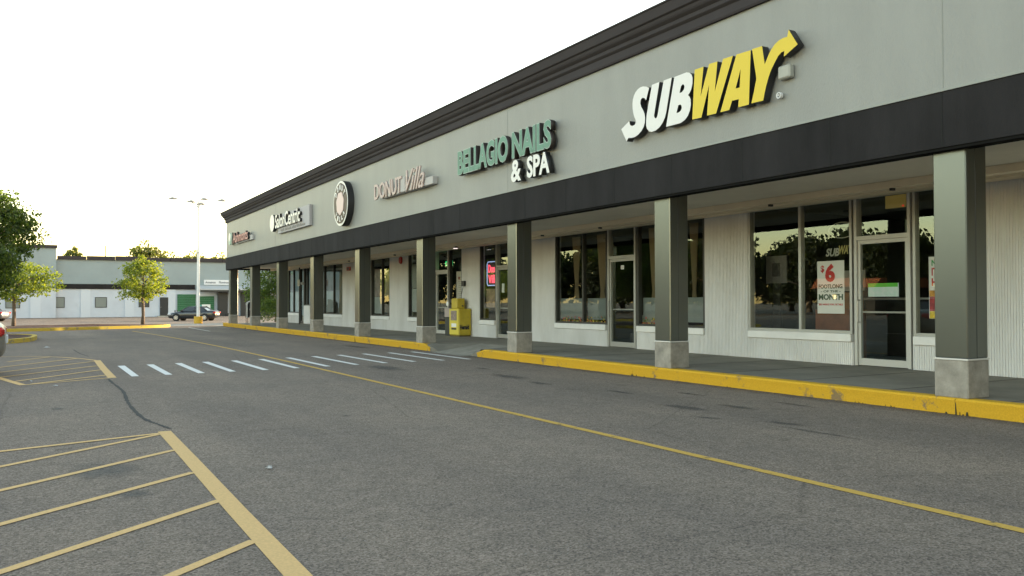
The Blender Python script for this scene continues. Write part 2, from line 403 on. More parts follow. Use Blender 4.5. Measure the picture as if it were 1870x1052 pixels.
# moss and chips at kerb joints
ch = MB(); rng = random.Random(5)
for y, s_, jt_ in ((5.93, 1.0, 1), (6.75, .5, 0), (7.25, .45, 0), (11.95, .8, 0), (16.1, .4, 0), (14.4, .35, 0), (9.6, .3, 0), (26.9, .6, 1), (38.5, .5, 0), (43.5, 1.0, 1), (23, .4, 0)):
    for q in range(9):
        yy = y+rng.gauss(0, .07)*s_*1.6; rr = rng.uniform(.006, .018)*s_
        ch.cyl((9.357-rr*.3, yy, -.01), rr, .012+rng.random()**2*.05*s_, 6, r2=rr*.4)
    if jt_: ch.box(9.340, 9.37, y-.004, y+.004, .0, .180)
tag(ch.build('kerb_dirt', mat('moss_dirt', (.035, .035, .02), .95)), kind='stuff')

# ------------------------------------------------------------------ painted markings
def strip(b, p, q, wd, z=.004):
    p, q = Vector((*p, 0)), Vector((*q, 0)); d = (q-p).normalized(); n_ = Vector((-d.y, d.x, 0))*wd/2
    b.face([(p+n_).xy.to_3d()+Vector((0, 0, z)), (p-n_).xy.to_3d()+Vector((0, 0, z)), (q-n_).xy.to_3d()+Vector((0, 0, z)), (q+n_).xy.to_3d()+Vector((0, 0, z))])
def polystrip(b, pts, wd, z=.004):
    L = []; Rr = []
    for i, p in enumerate(pts):
        a = Vector(pts[max(i-1, 0)]); c = Vector(pts[min(i+1, len(pts)-1)]); d = (c-a).normalized(); n_ = Vector((-d.y, d.x))*wd/2 if not isinstance(wd, list) else Vector((-d.y, d.x))*wd[i]/2
        L.append(Vector(p)+n_); Rr.append(Vector(p)-n_)
    for i in range(len(pts)-1):
        b.face([(*L[i], z), (*Rr[i], z), (*Rr[i+1], z), (*L[i+1], z)])
def smooth_pts(pts, n=8):
    out = []
    for i in range(len(pts)-1):
        p0 = Vector(pts[max(i-1, 0)]); p1 = Vector(pts[i]); p2 = Vector(pts[i+1]); p3 = Vector(pts[min(i+2, len(pts)-1)])
        for k in range(n):
            t = k/n
            out.append(tuple(.5*((2*p1)+(-p0+p2)*t+(2*p0-5*p1+4*p2-p3)*t*t+(-p0+3*p1-3*p2+p3)*t**3)))
    out.append(tuple(pts[-1])); return out
b = MB(); polystrip(b, smooth_pts([(4.98, -6), (4.97, 2.7), (4.98, 10), (4.99, 16), (4.98, 21.1), (4.88, 27.6), (4.52, 36.3), (4.06, 43.0)]), .095)
tag(b.build('yellow_lane_line', M_CLINE), kind='structure')
b = MB()
polystrip(b, [(1.19, 9.32), (1.17, 7.5), (1.14, 5.5), (1.12, 3.0), (1.10, -1)], .125)
for p, q in (((-3.1, 8.03), (1.14, 9.20)), ((-3.2, 5.45), (1.12, 9.13)), ((-3.2, 4.43), (1.12, 8.09)), ((-3.2, 3.41), (1.10, 6.95)), ((-3.2, 2.34), (1.10, 5.88)), ((-3.2, 1.2), (1.08, 4.79)), ((-3.2, .15), (1.08, 3.72)), ((-3.2, -.9), (1.07, 2.65))):
    strip(b, p, q, .070, .0045)
strip(b, (-3.1, 7.98), (1.14, 9.19), .06, .005)
tag(b.build('near_hatched_marking', M_LINE), kind='structure')
b = MB()
polystrip(b, [(1.235, 16.42), (1.26, 19), (1.305, 21.6)], .14)
polystrip(b, smooth_pts([(1.30, 21.5), (.94, 22.6), (.39, 23.6), (-.59, 24.22), (-2.2, 24.5)]), .08, .0045)
strip(b, (1.2, 16.43), (-.11, 15.75), .075, .0045); polystrip(b, [(-.12, 15.72), (-.30, 16.5), (-.52, 17.5), (-.8, 19)], .11, .005)
for p, q in (((-.48, 22.09), (.39, 23.55)), ((-.6, 20.25), (.94, 22.55)), ((-.6, 18.75), (1.23, 21.2)), ((-.6, 17.45), (1.2, 19.7)), ((-.25, 16.51), (1.2, 18.5)), ((.0, 15.85), (1.2, 17.1))):
    strip(b, p, q, .085, .0055)
tag(b.build('far_hatched_marking', M_LINE), kind='structure')
b = MB()
for x, y in [(1.63, 19.43), (2.20, 19.51), (2.78, 19.6), (3.36, 19.7), (4.0, 19.8), (4.65, 19.97), (5.33, 20.15), (6.0, 20.33), (6.70, 20.5), (7.40, 20.62), (8.12, 20.7), (8.80, 20.77)]:
    ln = 2.92+.5*(x-1.6)/7.2
    b.face([(x-.07, y, .006), (x-.07, y-ln, .006), (x+.07-.02, y-ln, .006), (x+.07, y, .006)])
tag(b.build('crosswalk', M_WLINE), kind='structure')
b = MB(); strip(b, (7.23, 47.3), (7.15, 40.7), .07)
for k in range(7): strip(b, (-20+k*2.8, 96, ), (-20.8+k*2.8, 101), .08, gz(98)+.05)
tag(b.build('white_lane_line', M_WLINE), kind='structure')
# tar crack filler, dark stains
b = MB(); b2 = smooth_pts([(1.02, 26.8), (1.10, 24.6), (1.22, 23.3)], 10)
polystrip(b, b2, [.045*random.uniform(.5, 1.2) for _ in b2], .0035)
b2 = smooth_pts([(1.16, 16.2), (1.16, 15.5), (1.19, 13.9), (1.12, 12.41), (1.10, 11.35), (1.12, 10.44), (1.2, 9.9), (1.27, 9.5)], 10)
polystrip(b, b2, [.048*random.uniform(.5, 1.3) for _ in b2], .0035)
tag(b.build('tar_crack_line', mat('tar', (.085, .082, .076), .95, spec=.1)), kind='structure')
V = []; F = []; FD = []; rng = random.Random(11)
for x, y, a, c, ang in ((.5, 7.4, .30, .40, .3), (.62, 6.4, .13, .16, .2), (7.36, 12.98, .20, .70, 0), (7.1, 8.05, .15, .45, .1), (7.7, 7.77, .12, .38, 0), (7.1, 6.45, .10, .3, .2), (7.2, 11.68, .12, .38, 0), (6.9, 5.86, .06, .6, .0), (8.2, 9.2, .08, .35, 0), (8.5, 7.6, .07, .45, 0), (7.5, 9.9, .08, .4, 0), (7.8, 14.8, .10, .35, 0), (.28, 12.0, .09, .15, 0), (6.7, 7.2, .08, .22, .4), (3.2, 9.5, .08, .1, 0), (6.2, 16, .3, .9, 0), (8.4, 24, .2, 1.2, 0)):
    n = 30; c0 = len(V); V.append((x, y, .0026)); FD.append(1.)
    for ringf, fd in ((.5, .75), (1., 0.)):
        for k in range(n):
            t = 2*math.pi*k/n; rr = ringf*(1+rng.uniform(-.22, .22)); u, v_ = a*rr*math.cos(t), c*rr*math.sin(t)
            V.append((x+u*math.cos(ang)-v_*math.sin(ang), y+u*math.sin(ang)+v_*math.cos(ang), .0026)); FD.append(fd)
    for k in range(n):
        k2 = (k+1) % n; F.append((c0, c0+1+k, c0+1+k2)); F.append((c0+1+k, c0+1+n+k, c0+1+n+k2, c0+1+k2))
me = bpy.data.meshes.new('asphalt_stain'); me.from_pydata(V, [], F); at = me.attributes.new('fade', 'FLOAT', 'POINT'); at.data.foreach_set('value', FD)
m = bpy.data.materials.new('oil_stain'); m.use_nodes = True; nn_ = m.node_tree; b_ = nn_.nodes['Principled BSDF']; b_.inputs['Base Color'].default_value = (.085, .083, .076, 1); b_.inputs['Roughness'].default_value = .7
an = nn_.nodes.new('ShaderNodeAttribute'); an.attribute_name = 'fade'; tc = nn_.nodes.new('ShaderNodeTexCoord'); tn = nn_.nodes.new('ShaderNodeTexNoise'); tn.inputs['Scale'].default_value = 9; tn.inputs['Detail'].default_value = 6
nn_.links.new(tc.outputs['Object'], tn.inputs['Vector']); m1 = nn_.nodes.new('ShaderNodeMath'); m1.operation = 'MULTIPLY'; m1.use_clamp = True; nn_.links.new(an.outputs['Fac'], m1.inputs[0]); nn_.links.new(tn.outputs['Fac'], m1.inputs[1]); nn_.links.new(m1.outputs[0], b_.inputs['Alpha'])
me.materials.append(m); tag(link('asphalt_stain', me), kind='stuff')
gd = bpy.data.meshes.new('gutter_dirt'); V = []; F = []; FD = []
for i in range(260):
    y = -11.8+i*.24
    if 18.3 < y < 20.7: y = 18.3
    rng_ = random.Random(i); V += [(9.38, y, .0030), (9.34, y, .0030), (9.10-.15*rng_.random(), y, .0030)]; FD += [1.1, .9, 0.]
    if i and V[-6][1] != y and y-V[-6][1] < .3:
        k = len(V)-6; F += [(k, k+1, k+4, k+3), (k+1, k+2, k+5, k+4)]
gd.from_pydata(V, [], F); at = gd.attributes.new('fade', 'FLOAT', 'POINT'); at.data.foreach_set('value', FD); gd.materials.append(m); tag(link('gutter_dirt', gd), kind='stuff')
# litter
def scrap(x, y, s_, label, seed):
    rng = random.Random(seed); b = MB(); n = 9
    pts = [(x+s_*rng.uniform(.5, 1)*math.cos(2*math.pi*k/n), y+s_*1.3*rng.uniform(.4, 1)*math.sin(2*math.pi*k/n)) for k in range(n)]
    for k in range(n):
        b.face([(x, y, .012+s_*.35), (*pts[k], .008), (*pts[(k+1) % n], .009+.01*rng.random())])
    tag(b.build('paper_scrap', mat('dirty_paper', (.42, .41, .39), .8)), label, 'litter', 'paper scraps on the asphalt')
scrap(1.65, 6.81, .045, 'small crumpled white paper scrap on open asphalt right of the near yellow hatching', 1)
scrap(.37, 28.5, .10, 'flat white paper scrap on the asphalt in front of the small mulch island', 2)
scrap(.33, 15.25, .05, 'white paper scrap just outside the bottom line of the far yellow hatching', 3)
scrap(-.02, 16.35, .05, 'white paper scrap lying inside the corner of the far yellow hatching', 4)

# ------------------------------------------------------------------ planting islands
def island(name, outline, z0=0.):
    cx = sum(p[0] for p in outline)/len(outline); cy = sum(p[1] for p in outline)/len(outline)
    pts = smooth_pts(outline+[outline[0]], 6)[:-1]
    inn = []
    n = len(pts)
    for i in range(n):
        a = Vector(pts[i-1]); c = Vector(pts[(i+1) % n]); d = (c-a).normalized(); nn = Vector((-d.y, d.x))
        if (Vector((cx, cy))-Vector(pts[i])).dot(nn) < 0: nn = -nn
        inn.append(tuple(Vector(pts[i])+nn*.15))
    k = MB()
    for i in range(n):
        j = (i+1) % n
        k.face([(*pts[i], -.02+z0), (*pts[j], -.02+z0), (*pts[j], .14+z0), (*pts[i], .14+z0)])
        k.face([(*pts[i], .14+z0), (*pts[j], .14+z0), (*inn[j], .145+z0), (*inn[i], .145+z0)])
        k.face([(*inn[i], .145+z0), (*inn[j], .145+z0), (*inn[j], .08+z0), (*inn[i], .08+z0)])
    tag(k.build('island_kerb', M_KERB2), kind='structure')
    m = MB(); rng = random.Random(3)
    ring = [(p[0]*.55+cx*.45, p[1]*.55+cy*.45, .19+z0+rng.uniform(-.02, .03)) for p in inn]
    for i in range(n):
        j = (i+1) % n
        m.face([(*inn[i], .125+z0), (*inn[j], .125+z0), ring[j], ring[i]]); m.face([ring[i], ring[j], (cx, cy, .2+z0)])
    tag(m.build(name, M_MULCH), kind='structure')
M_KERB2 = worn_paint('faded_kerb_paint', (.62, .44, .07), (.28, .24, .16), .42, 3)
island('mulch_island', [(-14, 45.3), (-6, 45.0), (-1.1, 45.05), (2.4, 46.45), (5.3, 47.75), (6.4, 48.8), (6.5, 49.9), (5.4, 50.3), (2.4, 49.6), (-1.2, 48.7), (-6, 48.4), (-14, 48.6)])
island('small_mulch_island', [(-8, 32.0), (-3, 31.4), (-.95, 31.8), (-.1, 33.2), (.14, 35.0), (.05, 36.6), (-.7, 37.5), (-3, 37.8), (-8, 38)])
b = MB()
for (y0, y1) in ((50.6, 54.5),):
    b.face([(-40, y0, gz(y0)+.012), (9.2, y0+.0, gz(y0)+.012), (9.2, y1+8, gz(y1+8)+.012), (4, y1+3, gz(y1+3)+.014), (-40, y1, gz(y1)+.012)])
b.face([(9.2, YE+.1, .012), (26, YE+.1, .012), (26, 62.5, gz(62.5)+.016), (9.2, 62.5, gz(62.5)+.016)])
tag(b.build('concrete_apron', mat('apron_concrete', (.27, .255, .22), .9, noise=.2, nscale=1.)), kind='structure')

# ------------------------------------------------------------------ the shopping centre
XF, XP, XW = 9.28, 9.377, 12.65
Y0, YC, YS = -12.0, 47.95, 47.9
bld = thing('shopping_center', (20, 18, 0), 'long grey strip mall with black band, deep dark cornice and row of square pillars', 'building')
f = MB(); f.box(XF, XF+.25, Y0, YC, 3.70, 5.80); f.box(XF+.25, 13, YC-.25, YC, 3.7, 5.8)
f.build('fascia_wall', M_EIFS, bld)
j = MB()
for y in (6.0, 16.4, 26.8, 37.2, -4.4): MB().box(XF-.003, XF, y-.006, y+.006, 3.82, 5.70).build('fascia_joint', mat('joint_grey', (.25, .26, .245), .9), bld)
j = MB().box(XF-.045, XF+.02, Y0, YC+.03, 3.785, 3.815).build('drip_edge', mat('drip', (.27, .28, .26), .5), bld)
bnd = MB(); bnd.box(XF-.03, XF+.22, Y0, YC+.03, 3.13, 3.785); bnd.box(XF+.22, 13, YC-.2, YC+.03, 3.13, 3.785)
bnd.build('black_band', M_BAND, bld)
j = MB(); k = 0
for i in range(40):
    y = -10.0+i*1.6
    if y < YC: MB().box(XF-.033, XF-.03, y-.009, y+.009, 3.135, 3.78).build('band_joint', mat('joint_black', (.008, .008, .008), .9), bld)
MB().box(XF-.012, XF+.18, Y0, YC, 3.095, 3.129).build('band_lip', mat('lip_shadow_black', (.012, .012, .012), .95, spec=.05), bld)  # lip under the band, blackened to stand in for the shadow beneath
cp = [(0, 5.70), (-.05, 5.70), (-.065, 5.73), (-.065, 5.86), (-.10, 5.885), (-.115, 5.90), (-.115, 5.96), (-.17, 6.00), (-.19, 6.03), (-.20, 6.07), (-.24, 6.09), (-.28, 6.24), (-.30, 6.25), (-.30, 6.275), (-.05, 6.29), (.35, 6.29), (.35, 5.8), (0, 5.8)]
cr = MB(); n = len(cp)
rows = []
ye = YC
for t in (0, 1): rows.append([(XF+p[0], Y0 if t == 0 else ye-min(p[0], 0), p[1]) for p in cp])
rows.append([(14.0, ye-min(p[0], 0) if p[0] < .1 else ye-.35, p[1]) for p in cp])
for r_ in range(2):
    for k in range(n): cr.face([rows[r_][k], rows[r_][(k+1) % n], rows[r_+1][(k+1) % n], rows[r_+1][k]])
cr.build('cornice', M_CORN, bld)
MB().box(XF+.22, XW+.3, Y0, YC-.2, 3.21, 3.29).build('soffit', M_SOFF, bld)
s_ = MB(); s_.box(11.62, 11.80, Y0, YC-.25, 3.10, 3.208); s_.box(12.30, 12.62, Y0, YS-.1, 3.13, 3.208)
s_.build('soffit_trim', M_STRIP, bld)
for y in (-2, 3.2, 8.4, 10.9, 13.6, 16.2, 18.8, 24, 29.2, 34.4, 39.6, 44.8):
    MB().box(11.66, 11.74, y, y+.05, 3.06, 3.099).build('soffit_bracket', M_ALUD, bld)
MB().box(13.0, 42, Y0, YS, 4.2, 4.9).build('roof', mat('roof_gravel', (.2, .2, .19), .9), bld)
for k in range(-3, 9):
    y = 5.7976+5.2*k; x1 = XP+.415; y1 = y+.415
    p_ = MB(); p_.box(XP+.004, x1-.004, y+.004, y1-.004, .655, 3.21)
    sh_ = p_.build('pillar', M_PIL, bld, bevel=.012)
    q_ = MB(); q_.box(XP+.185, XP+.191, y+.0005, y+.0038, .66, 3.12); q_.build('panel_seam', mat('seam_dark', (.06, .06, .06), .7), sh_)
    MB().box(XP-.002, x1+.002, y-.002, y1+.002, .19, .637).build('pillar_base', M_PBASE, sh_, bevel=.012)
    MB().box(XP-.008, x1+.008, y-.008, y1+.008, .637, .655).build('base_trim', M_PTRIM, sh_)
# --- ribbed masonry
def ribbed(b, y0, y1, z0, z1, x=XW, th=.22, pitch=.042):
    n = max(1, round((y1-y0)/pitch)); p = (y1-y0)/n; d = .015; prof = []
    for i in range(n):
        a = y0+i*p; prof += [(x+d, a), (x+d, a+p*.30), (x, a+p*.40), (x, a+p*.90)]
    prof += [(x+d, y1)]
    for i in range(len(prof)-1):
        b.face([(*prof[i], z0), (*prof[i+1], z0), (*prof[i+1], z1), (*prof[i], z1)])
    b.face([(*q, z1) for q in prof]+[(x+th, y1, z1), (x+th, y0, z1)])
    b.face([(x+d, y0, z0), (x+d, y0, z1), (x+th, y0, z1), (x+th, y0, z0)]); b.face([(x+d, y1, z0), (x+d, y1, z1), (x+th, y1, z1), (x+th, y1, z0)])
    b.face([(x+th, y0, z0), (x+th, y1, z0), (x+th, y1, z1), (x+th, y0, z1)])
walls = [(Y0, 7.9), (12.45, 13.70), (19.72, 22.10), (24.27, 25.56), (30.26, 32.18), (35.5, 38.17)]
for a, c in walls:
    wl_ = MB(); ribbed(wl_, a, c, CURB, 3.21); wl_.build('storefront_wall', M_WALL, bld)
MB().box(13.0, 40, 47.7, YS, 0, 4.2).build('end_wall', M_WALL, bld)
ew = MB().box(12.9, 40, Y0-.2, Y0, 0, 4.2).build('end_wall', M_WALL, bld)
lows = [(7.9, 8.76), (9.93, 12.45), (13.70, 16.07), (17.28, 19.72), (23.17, 24.27), (25.56, 26.52), (27.8, 30.26), (32.18, 34.35), (38.17, 43.4), (45.5, 47.85)]
lb = MB(); sl = MB()
for a, c in lows:
    lb = MB(); ribbed(lb, a, c, CURB, .60, XW+.002, .2); lb.build('low_wall', M_WALL, bld); MB().box(XW-.035, XW+.21, a+.02, c-.02, .602, .745).build('window_sill', M_SILL, bld, bevel=.01)
MB().box(XW-.02, XW+.2, 43.45, 44.6, CURB, 1.16).build('low_wall', M_SILL, bld, bevel=.01)
MB().box(XW-.03, XW+.2, 26.30, 26.60, CURB, .84).build('low_wall', M_SILL, bld, bevel=.01)
GX = XW+.075
def window(y0, y1, mull, z0=.747, z1=3.205, m=M_ALU, bars=()):
    fr = MB(); t = .05
    fr.box(XW+.02, XW+.13, y0, y0+t, z0, z1); fr.box(XW+.02, XW+.13, y1-t, y1, z0, z1)
    fr.box(XW+.025, XW+.125, y0+t, y1-t, z0, z0+t); fr.box(XW+.025, XW+.125, y0+t, y1-t, z1-t*1.3, z1)
    for q in mull: fr.box(XW+.022, XW+.128, q-.03, q+.03, z0+t, z1-t*1.3)
    for q in bars: fr.box(XW+.028, XW+.122, y0+t, y1-t, q-.025, q+.025)
    o = fr.build('window', m, bld)
    pn = MB(); pn.face([(GX, y0+t, z0+t), (GX, y1-t, z0+t), (GX, y1-t, z1-t), (GX, y0+t, z1-t)])
    pn.build('pane', M_GLASS, o)
    return o
def door(y0, y1, m=M_ALUW, hinge_low=True, zt=2.45, trans=True, bar=True):
    fr = MB(); z0 = CURB+.005; t = .055
    fr.box(XW+.0, XW+.14, y0, y0+t, z0, 3.205); fr.box(XW+.0, XW+.14, y1-t, y1, z0, 3.205)
    fr.box(XW+.003, XW+.137, y0+t, y1-t, zt-.05, zt+.02); fr.box(XW+.003, XW+.137, y0+t, y1-t, 3.14, 3.205)
    o = fr.build('door_frame', m, bld)
    tp = MB(); tp.face([(GX, y0+t, zt+.02), (GX, y1-t, zt+.02), (GX, y1-t, 3.14), (GX, y0+t, 3.14)]); tp.build('transom_pane', M_GLASS, o)
    d = MB(); a, c = y0+t+.006, y1-t-.006; s = .05
    d.box(XW+.03, XW+.09, a, a+s, z0+.01, zt-.055); d.box(XW+.03, XW+.09, c-s, c, z0+.01, zt-.055)
    d.box(XW+.033, XW+.087, a+s, c-s, z0+.01, z0+.13); d.box(XW+.033, XW+.087, a+s, c-s, zt-.12, zt-.055)
    do = d.build('door', m, bld)
    gp = MB(); gp.face([(XW+.06, a+s, z0+.13), (XW+.06, c-s, z0+.13), (XW+.06, c-s, zt-.12), (XW+.06, a+s, zt-.12)]); gp.build('pane', M_GLASS, do)
    h = MB(); hy = c-.04
    h.tube([(XW+.02, hy, .95), (XW-.045, hy, .97), (XW-.045, hy, 1.33), (XW+.02, hy, 1.35)], .012); h.build('handle', M_ALU, do)
    if bar: MB().box(XW+.085, XW+.125, a+s, c-s, 1.12, 1.15).build('push_bar', M_ALU, do)
    return do
W1 = window(7.92, 8.76, []); W2 = window(9.95, 12.44, [11.12]); D1 = door(8.79, 9.89)
W3 = window(13.72, 16.06, [14.9], m=M_ALUD); W4 = window(17.29, 19.70, [18.37], m=M_ALUD); D2 = door(16.10, 17.24, m=M_ALU)
window(23.18, 24.25, [], m=M_ALUD); door(22.12, 23.14, m=M_ALU)
window(25.58, 26.58, [], m=M_ALUD, z0=.61); door(26.64, 27.74, m=M_ALUW); window(27.82, 30.24, [29.0], m=M_ALUD)
window(32.2, 34.33, [33.1], m=M_ALUD); door(34.38, 35.46, m=M_ALU, zt=2.4)
window(38.19, 43.4, [39.6, 41.1, 42.3], m=M_ALUD); window(43.45, 44.58, [44.1], z0=1.165, m=M_ALUD); door(44.62, 45.46, m=M_ALUD, zt=2.4); window(45.5, 47.85, [46.8], m=M_ALUD)
# --- shop interiors (rooms seen through the glass)
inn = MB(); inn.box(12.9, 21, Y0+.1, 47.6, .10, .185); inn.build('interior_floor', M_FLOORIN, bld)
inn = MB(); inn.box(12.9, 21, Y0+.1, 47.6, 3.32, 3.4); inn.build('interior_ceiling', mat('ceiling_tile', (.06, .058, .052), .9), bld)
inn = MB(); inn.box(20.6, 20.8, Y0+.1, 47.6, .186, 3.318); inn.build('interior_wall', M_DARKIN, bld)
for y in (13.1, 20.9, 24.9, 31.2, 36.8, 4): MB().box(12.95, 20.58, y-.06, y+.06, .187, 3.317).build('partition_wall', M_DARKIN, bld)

# ------------------------------------------------------------------ signs on the fascia
def P1(l): return [(1130+x/7.0125, 120+y/7.0125) for x, y in l]
def P2(l): return [(1255+x/6.573, 70+y/6.573) for x, y in l]
def P3(l): return [(1360+x/6.575, 40+y/6.575) for x, y in l]
def onface(l, xp):   # traced outline -> true size on the sign's face plane (Y, Z)
    out = []
    for x, y in l:
        d = fwd+R2*((x-935)/1530.72)-U2*((y-526)/1530.72); t = xp/d.x; out.append((d.y*t, HC+d.z*t))
    return out
XS = 9.12
sg = thing('sandwich_shop_sign', (9.2, 10, 4.2), 'big white and yellow slanted channel letters with an arrow at each end', 'shop sign')
# letter outlines, local to the sign, metres
SUBW = [
 ('w', [P1([(32,815),(135,708),(138,735),(143,755),(155,769),(180,771),(203,757),(217,735),(219,712),(212,688),(198,655),(185,605),(177,550),(175,490),(181,430),(195,380),(215,338),(242,303),(275,278),(310,266),(350,268),(388,283),(350,440),(328,415),(308,411),(290,422),(278,446),(276,485),(288,528),(312,572),(330,615),(337,665),(333,730),(318,785),(288,838),(248,884),(205,914),(160,925),(122,926),(100,970)])]),
 ('w', [P1([(425,245),(520,208),(452,638),(456,662),(470,675),(485,668),(495,640),(575,190),(678,152),(607,600),(590,665),(562,728),(522,788),(472,830),(425,847),(390,842),(362,812),(349,765),(350,700),(358,620)])]),
 ('w', [P1([(712,145),(868,85),(905,90),(932,115),(945,155),(943,230),(927,305),(908,348),(886,377),(906,395),(920,432),(923,500),(911,570),(886,638),(846,695),(790,735),(605,783)]),
        P1([(797,262),(818,238),(834,243),(841,268),(833,308),(808,338),(777,352)]), P1([(762,508),(788,496),(803,510),(806,545),(792,578),(768,598),(738,608)])]),
 ('y', [P2([(90,378),(195,340),(160,700),(262,308),(362,278),(330,640),(430,248),(548,210),(346,902),(237,928),(262,560),(170,950),(60,975)])]),
 ('y', [P2([(590,195),(762,142),(740,795),(612,828),(618,730),(538,750),(505,860),(397,888)]), P2([(640,370),(630,590),(580,605)])]),
 ('y', [P3([(88,328),(208,290),(240,510),(290,385),(320,330),(360,270),(410,222),(460,194),(510,178),(527,92),(635,270),(470,418),(475,350),(440,365),(400,412),(360,488),(320,570),(290,650),(262,750),(237,860),(222,945),(80,978),(112,830),(140,680),(112,490)])]),
]
for c_, polys in SUBW:
    facade_outline(sg, 'letter', [onface(pl, XS) for pl in polys], XS, .13, M_WHITE if c_ == 'w' else M_YEL, M_BLACK)
bx = MB(); bx.box(9.17, 9.278, 8.20, 8.42, 4.47, 4.66)
bx.build('junction_box', mat('beige_box', (.36, .36, .32), .5), sg, bevel=.02)
ring = [(8.43+.045*math.cos(t*math.pi/8), 4.26+.045*math.sin(t*math.pi/8)) for t in range(16)]; ring2 = [(8.43+.032*math.cos(t*math.pi/8), 4.26+.032*math.sin(t*math.pi/8)) for t in range(16)]
facade_outline(sg, 'registered_mark', [ring, ring2], 9.20, .05, M_WHITE, M_WHITE)
facade_text(sg, 'R', 8.45, 8.41, 4.24, 4.28, 9.20, .05, M_WHITE, M_WHITE, letters=False, name='registered_mark')
for y in (11.2, 10.2, 9.2, 8.7): MB().box(9.249, 9.279, y-.05, y+.05, 4.5, 4.6).build('mounting_bracket', M_BLACK, sg)

M_GRN = mat('green_letter_face', (.11, .25, .185), .5, noise=.2, nscale=3)
M_GRNT = mat('pale_green_trim', (.30, .385, .345), .5)
sg = thing('nail_salon_sign', (9.2, 16.4, 4), 'green and white block channel letters of the nail salon, left of the big yellow sign', 'shop sign')
facade_text(sg, 'BELLAGIO', 18.60, 16.07, 4.44, 5.05, 9.10, .12, M_GRNT, mat('return_brown', (.03, .022, .02), .5), off=.05, inner=M_GRN, inner_off=.026)
facade_text(sg, 'NAILS', 15.90, 14.29, 4.45, 5.05, 9.10, .12, M_GRNT, MATS['return_brown'], off=.05, inner=M_GRN, inner_off=.026)
facade_text(sg, '&', 15.94, 15.50, 3.94, 4.42, 9.10, .13, M_WHITE, M_BLACK, off=.03)
facade_text(sg, 'SPA', 15.26, 14.36, 3.95, 4.41, 9.10, .13, M_WHITE, M_BLACK, off=.035)
for y in (18.3, 17.2, 16.3, 15.6, 14.6): MB().box(9.215, 9.279, y-.03, y+.03, 4.62, 4.68).build('mounting_bracket', M_BLACK, sg)

M_PINK = mat('pale_pink_letter', (.50, .39, .36), .5)
sg = thing('donut_shop_sign', (9.2, 22.3, 4.5), 'pale pink thin letters with script second word on a grey raceway box', 'shop sign')
MB().box(9.13, 9.279, 20.15, 23.9, 4.45, 4.66).build('raceway', M_GREYCON, sg, bevel=.01)
MB().box(9.11, 9.279, 22.02, 22.50, 4.46, 4.88).build('raceway', M_GREYCON, sg, bevel=.01)
facade_text(sg, 'DONUT', 24.38, 22.20, 4.45, 4.93, 9.08, .04, M_PINK, M_PINK, off=.012)
facade_text(sg, 'Villa', 21.85, 20.60, 4.42, 5.02, 9.07, .04, M_PINK, M_PINK, off=.0, shear=.45)

sg = thing('round_donut_sign', (9.1, 27.5, 4.7), 'round white sign with thick black side and pink frosted donut in its middle', 'shop sign')
cy_, cz_, rr_ = 27.52, 4.68, .765
MB().cyl((9.055, cy_, cz_), rr_, .22, 48, 'x').build('sign_can', M_BLACK, sg)
def circ(r, n=48, wob=0, nw=7): return [(cy_+r*(1+wob*math.sin(nw*2*math.pi*k/n))*math.cos(2*math.pi*k/n), cz_+r*(1+wob*math.sin(nw*2*math.pi*k/n))*math.sin(2*math.pi*k/n)) for k in range(n)]
facade_outline(sg, 'sign_face', [circ(rr_*.995)], 9.050, .008, M_WHITE, M_WHITE)
facade_outline(sg, 'donut_ring', [circ(.685, 56, .012, 9), circ(.30)], 9.040, .01, mat('choc_brown', (.06, .035, .022), .5), MATS['choc_brown'])
facade_outline(sg, 'frosting', [circ(.38, 56, .05, 7)], 9.028, .012, mat('pink_frosting', (.72, .55, .52), .5), MATS['pink_frosting'])
def arc_text(s, r, a0, a1, h, flip, mt):
    n = len(s)
    for i, c_ in enumerate(s):
        a = R(a0+(a1-a0)*i/max(1, n-1))
        me = text_mesh(c_, .008, .03); fit(me, h*.66, h, -h*.33, -h/2)
        rot = (math.pi/2-a) if not flip else (-math.pi/2-a)
        for v in me.vertices:
            x, y = v.co.x, v.co.y; v.co.x = x*math.cos(-rot)-y*math.sin(-rot); v.co.y = x*math.sin(-rot)+y*math.cos(-rot)
            v.co.x += r*math.cos(a); v.co.y += r*math.sin(a)
        me.materials.clear(); me.materials.append(mt); place_local(me, 'facade', (9.032, cy_, cz_)); link('letter', me, sg)
arc_text('DONUT', .54, 142, 38, .20, False, M_WHITE)
arc_text('VILLA', .54, 222, 318, .17, True, M_WHITE)

sg = thing('beauty_supply_sign', (9.2, 34.5, 4.5), 'white rounded letters beside a white disc on a grey raceway box', 'shop sign')
MB().box(9.16, 9.279, 31.6, 36.3, 4.28, 5.08).build('raceway', mat('raceway_lilac', (.40, .385, .40), .6), sg, bevel=.01)
MB().cyl((9.05, 36.86, 4.78), .37, .14, 32, 'x').build('disc', [M_BLACK], sg)
MB().cyl((9.04, 36.86, 4.78), .37, .012, 32, 'x').build('disc_face', [M_WHITE], sg)
facade_text(sg, 'SalonCentric', 36.40, 32.55, 4.50, 5.10, 9.06, .10, M_WHITE, M_BLACK, off=.02)
st = MB(); rng = random.Random(2); y = 35.9
while y > 32.2:
    wd = rng.uniform(.04, .09)
    if rng.random() < .88: st.box(9.145, 9.159, y-wd, y, 4.34, 4.34+rng.choice((.08, .08, .11)))
    y -= wd+.03
st.build('small_lettering', mat('dim_lettering', (.20, .19, .19), .5), sg)

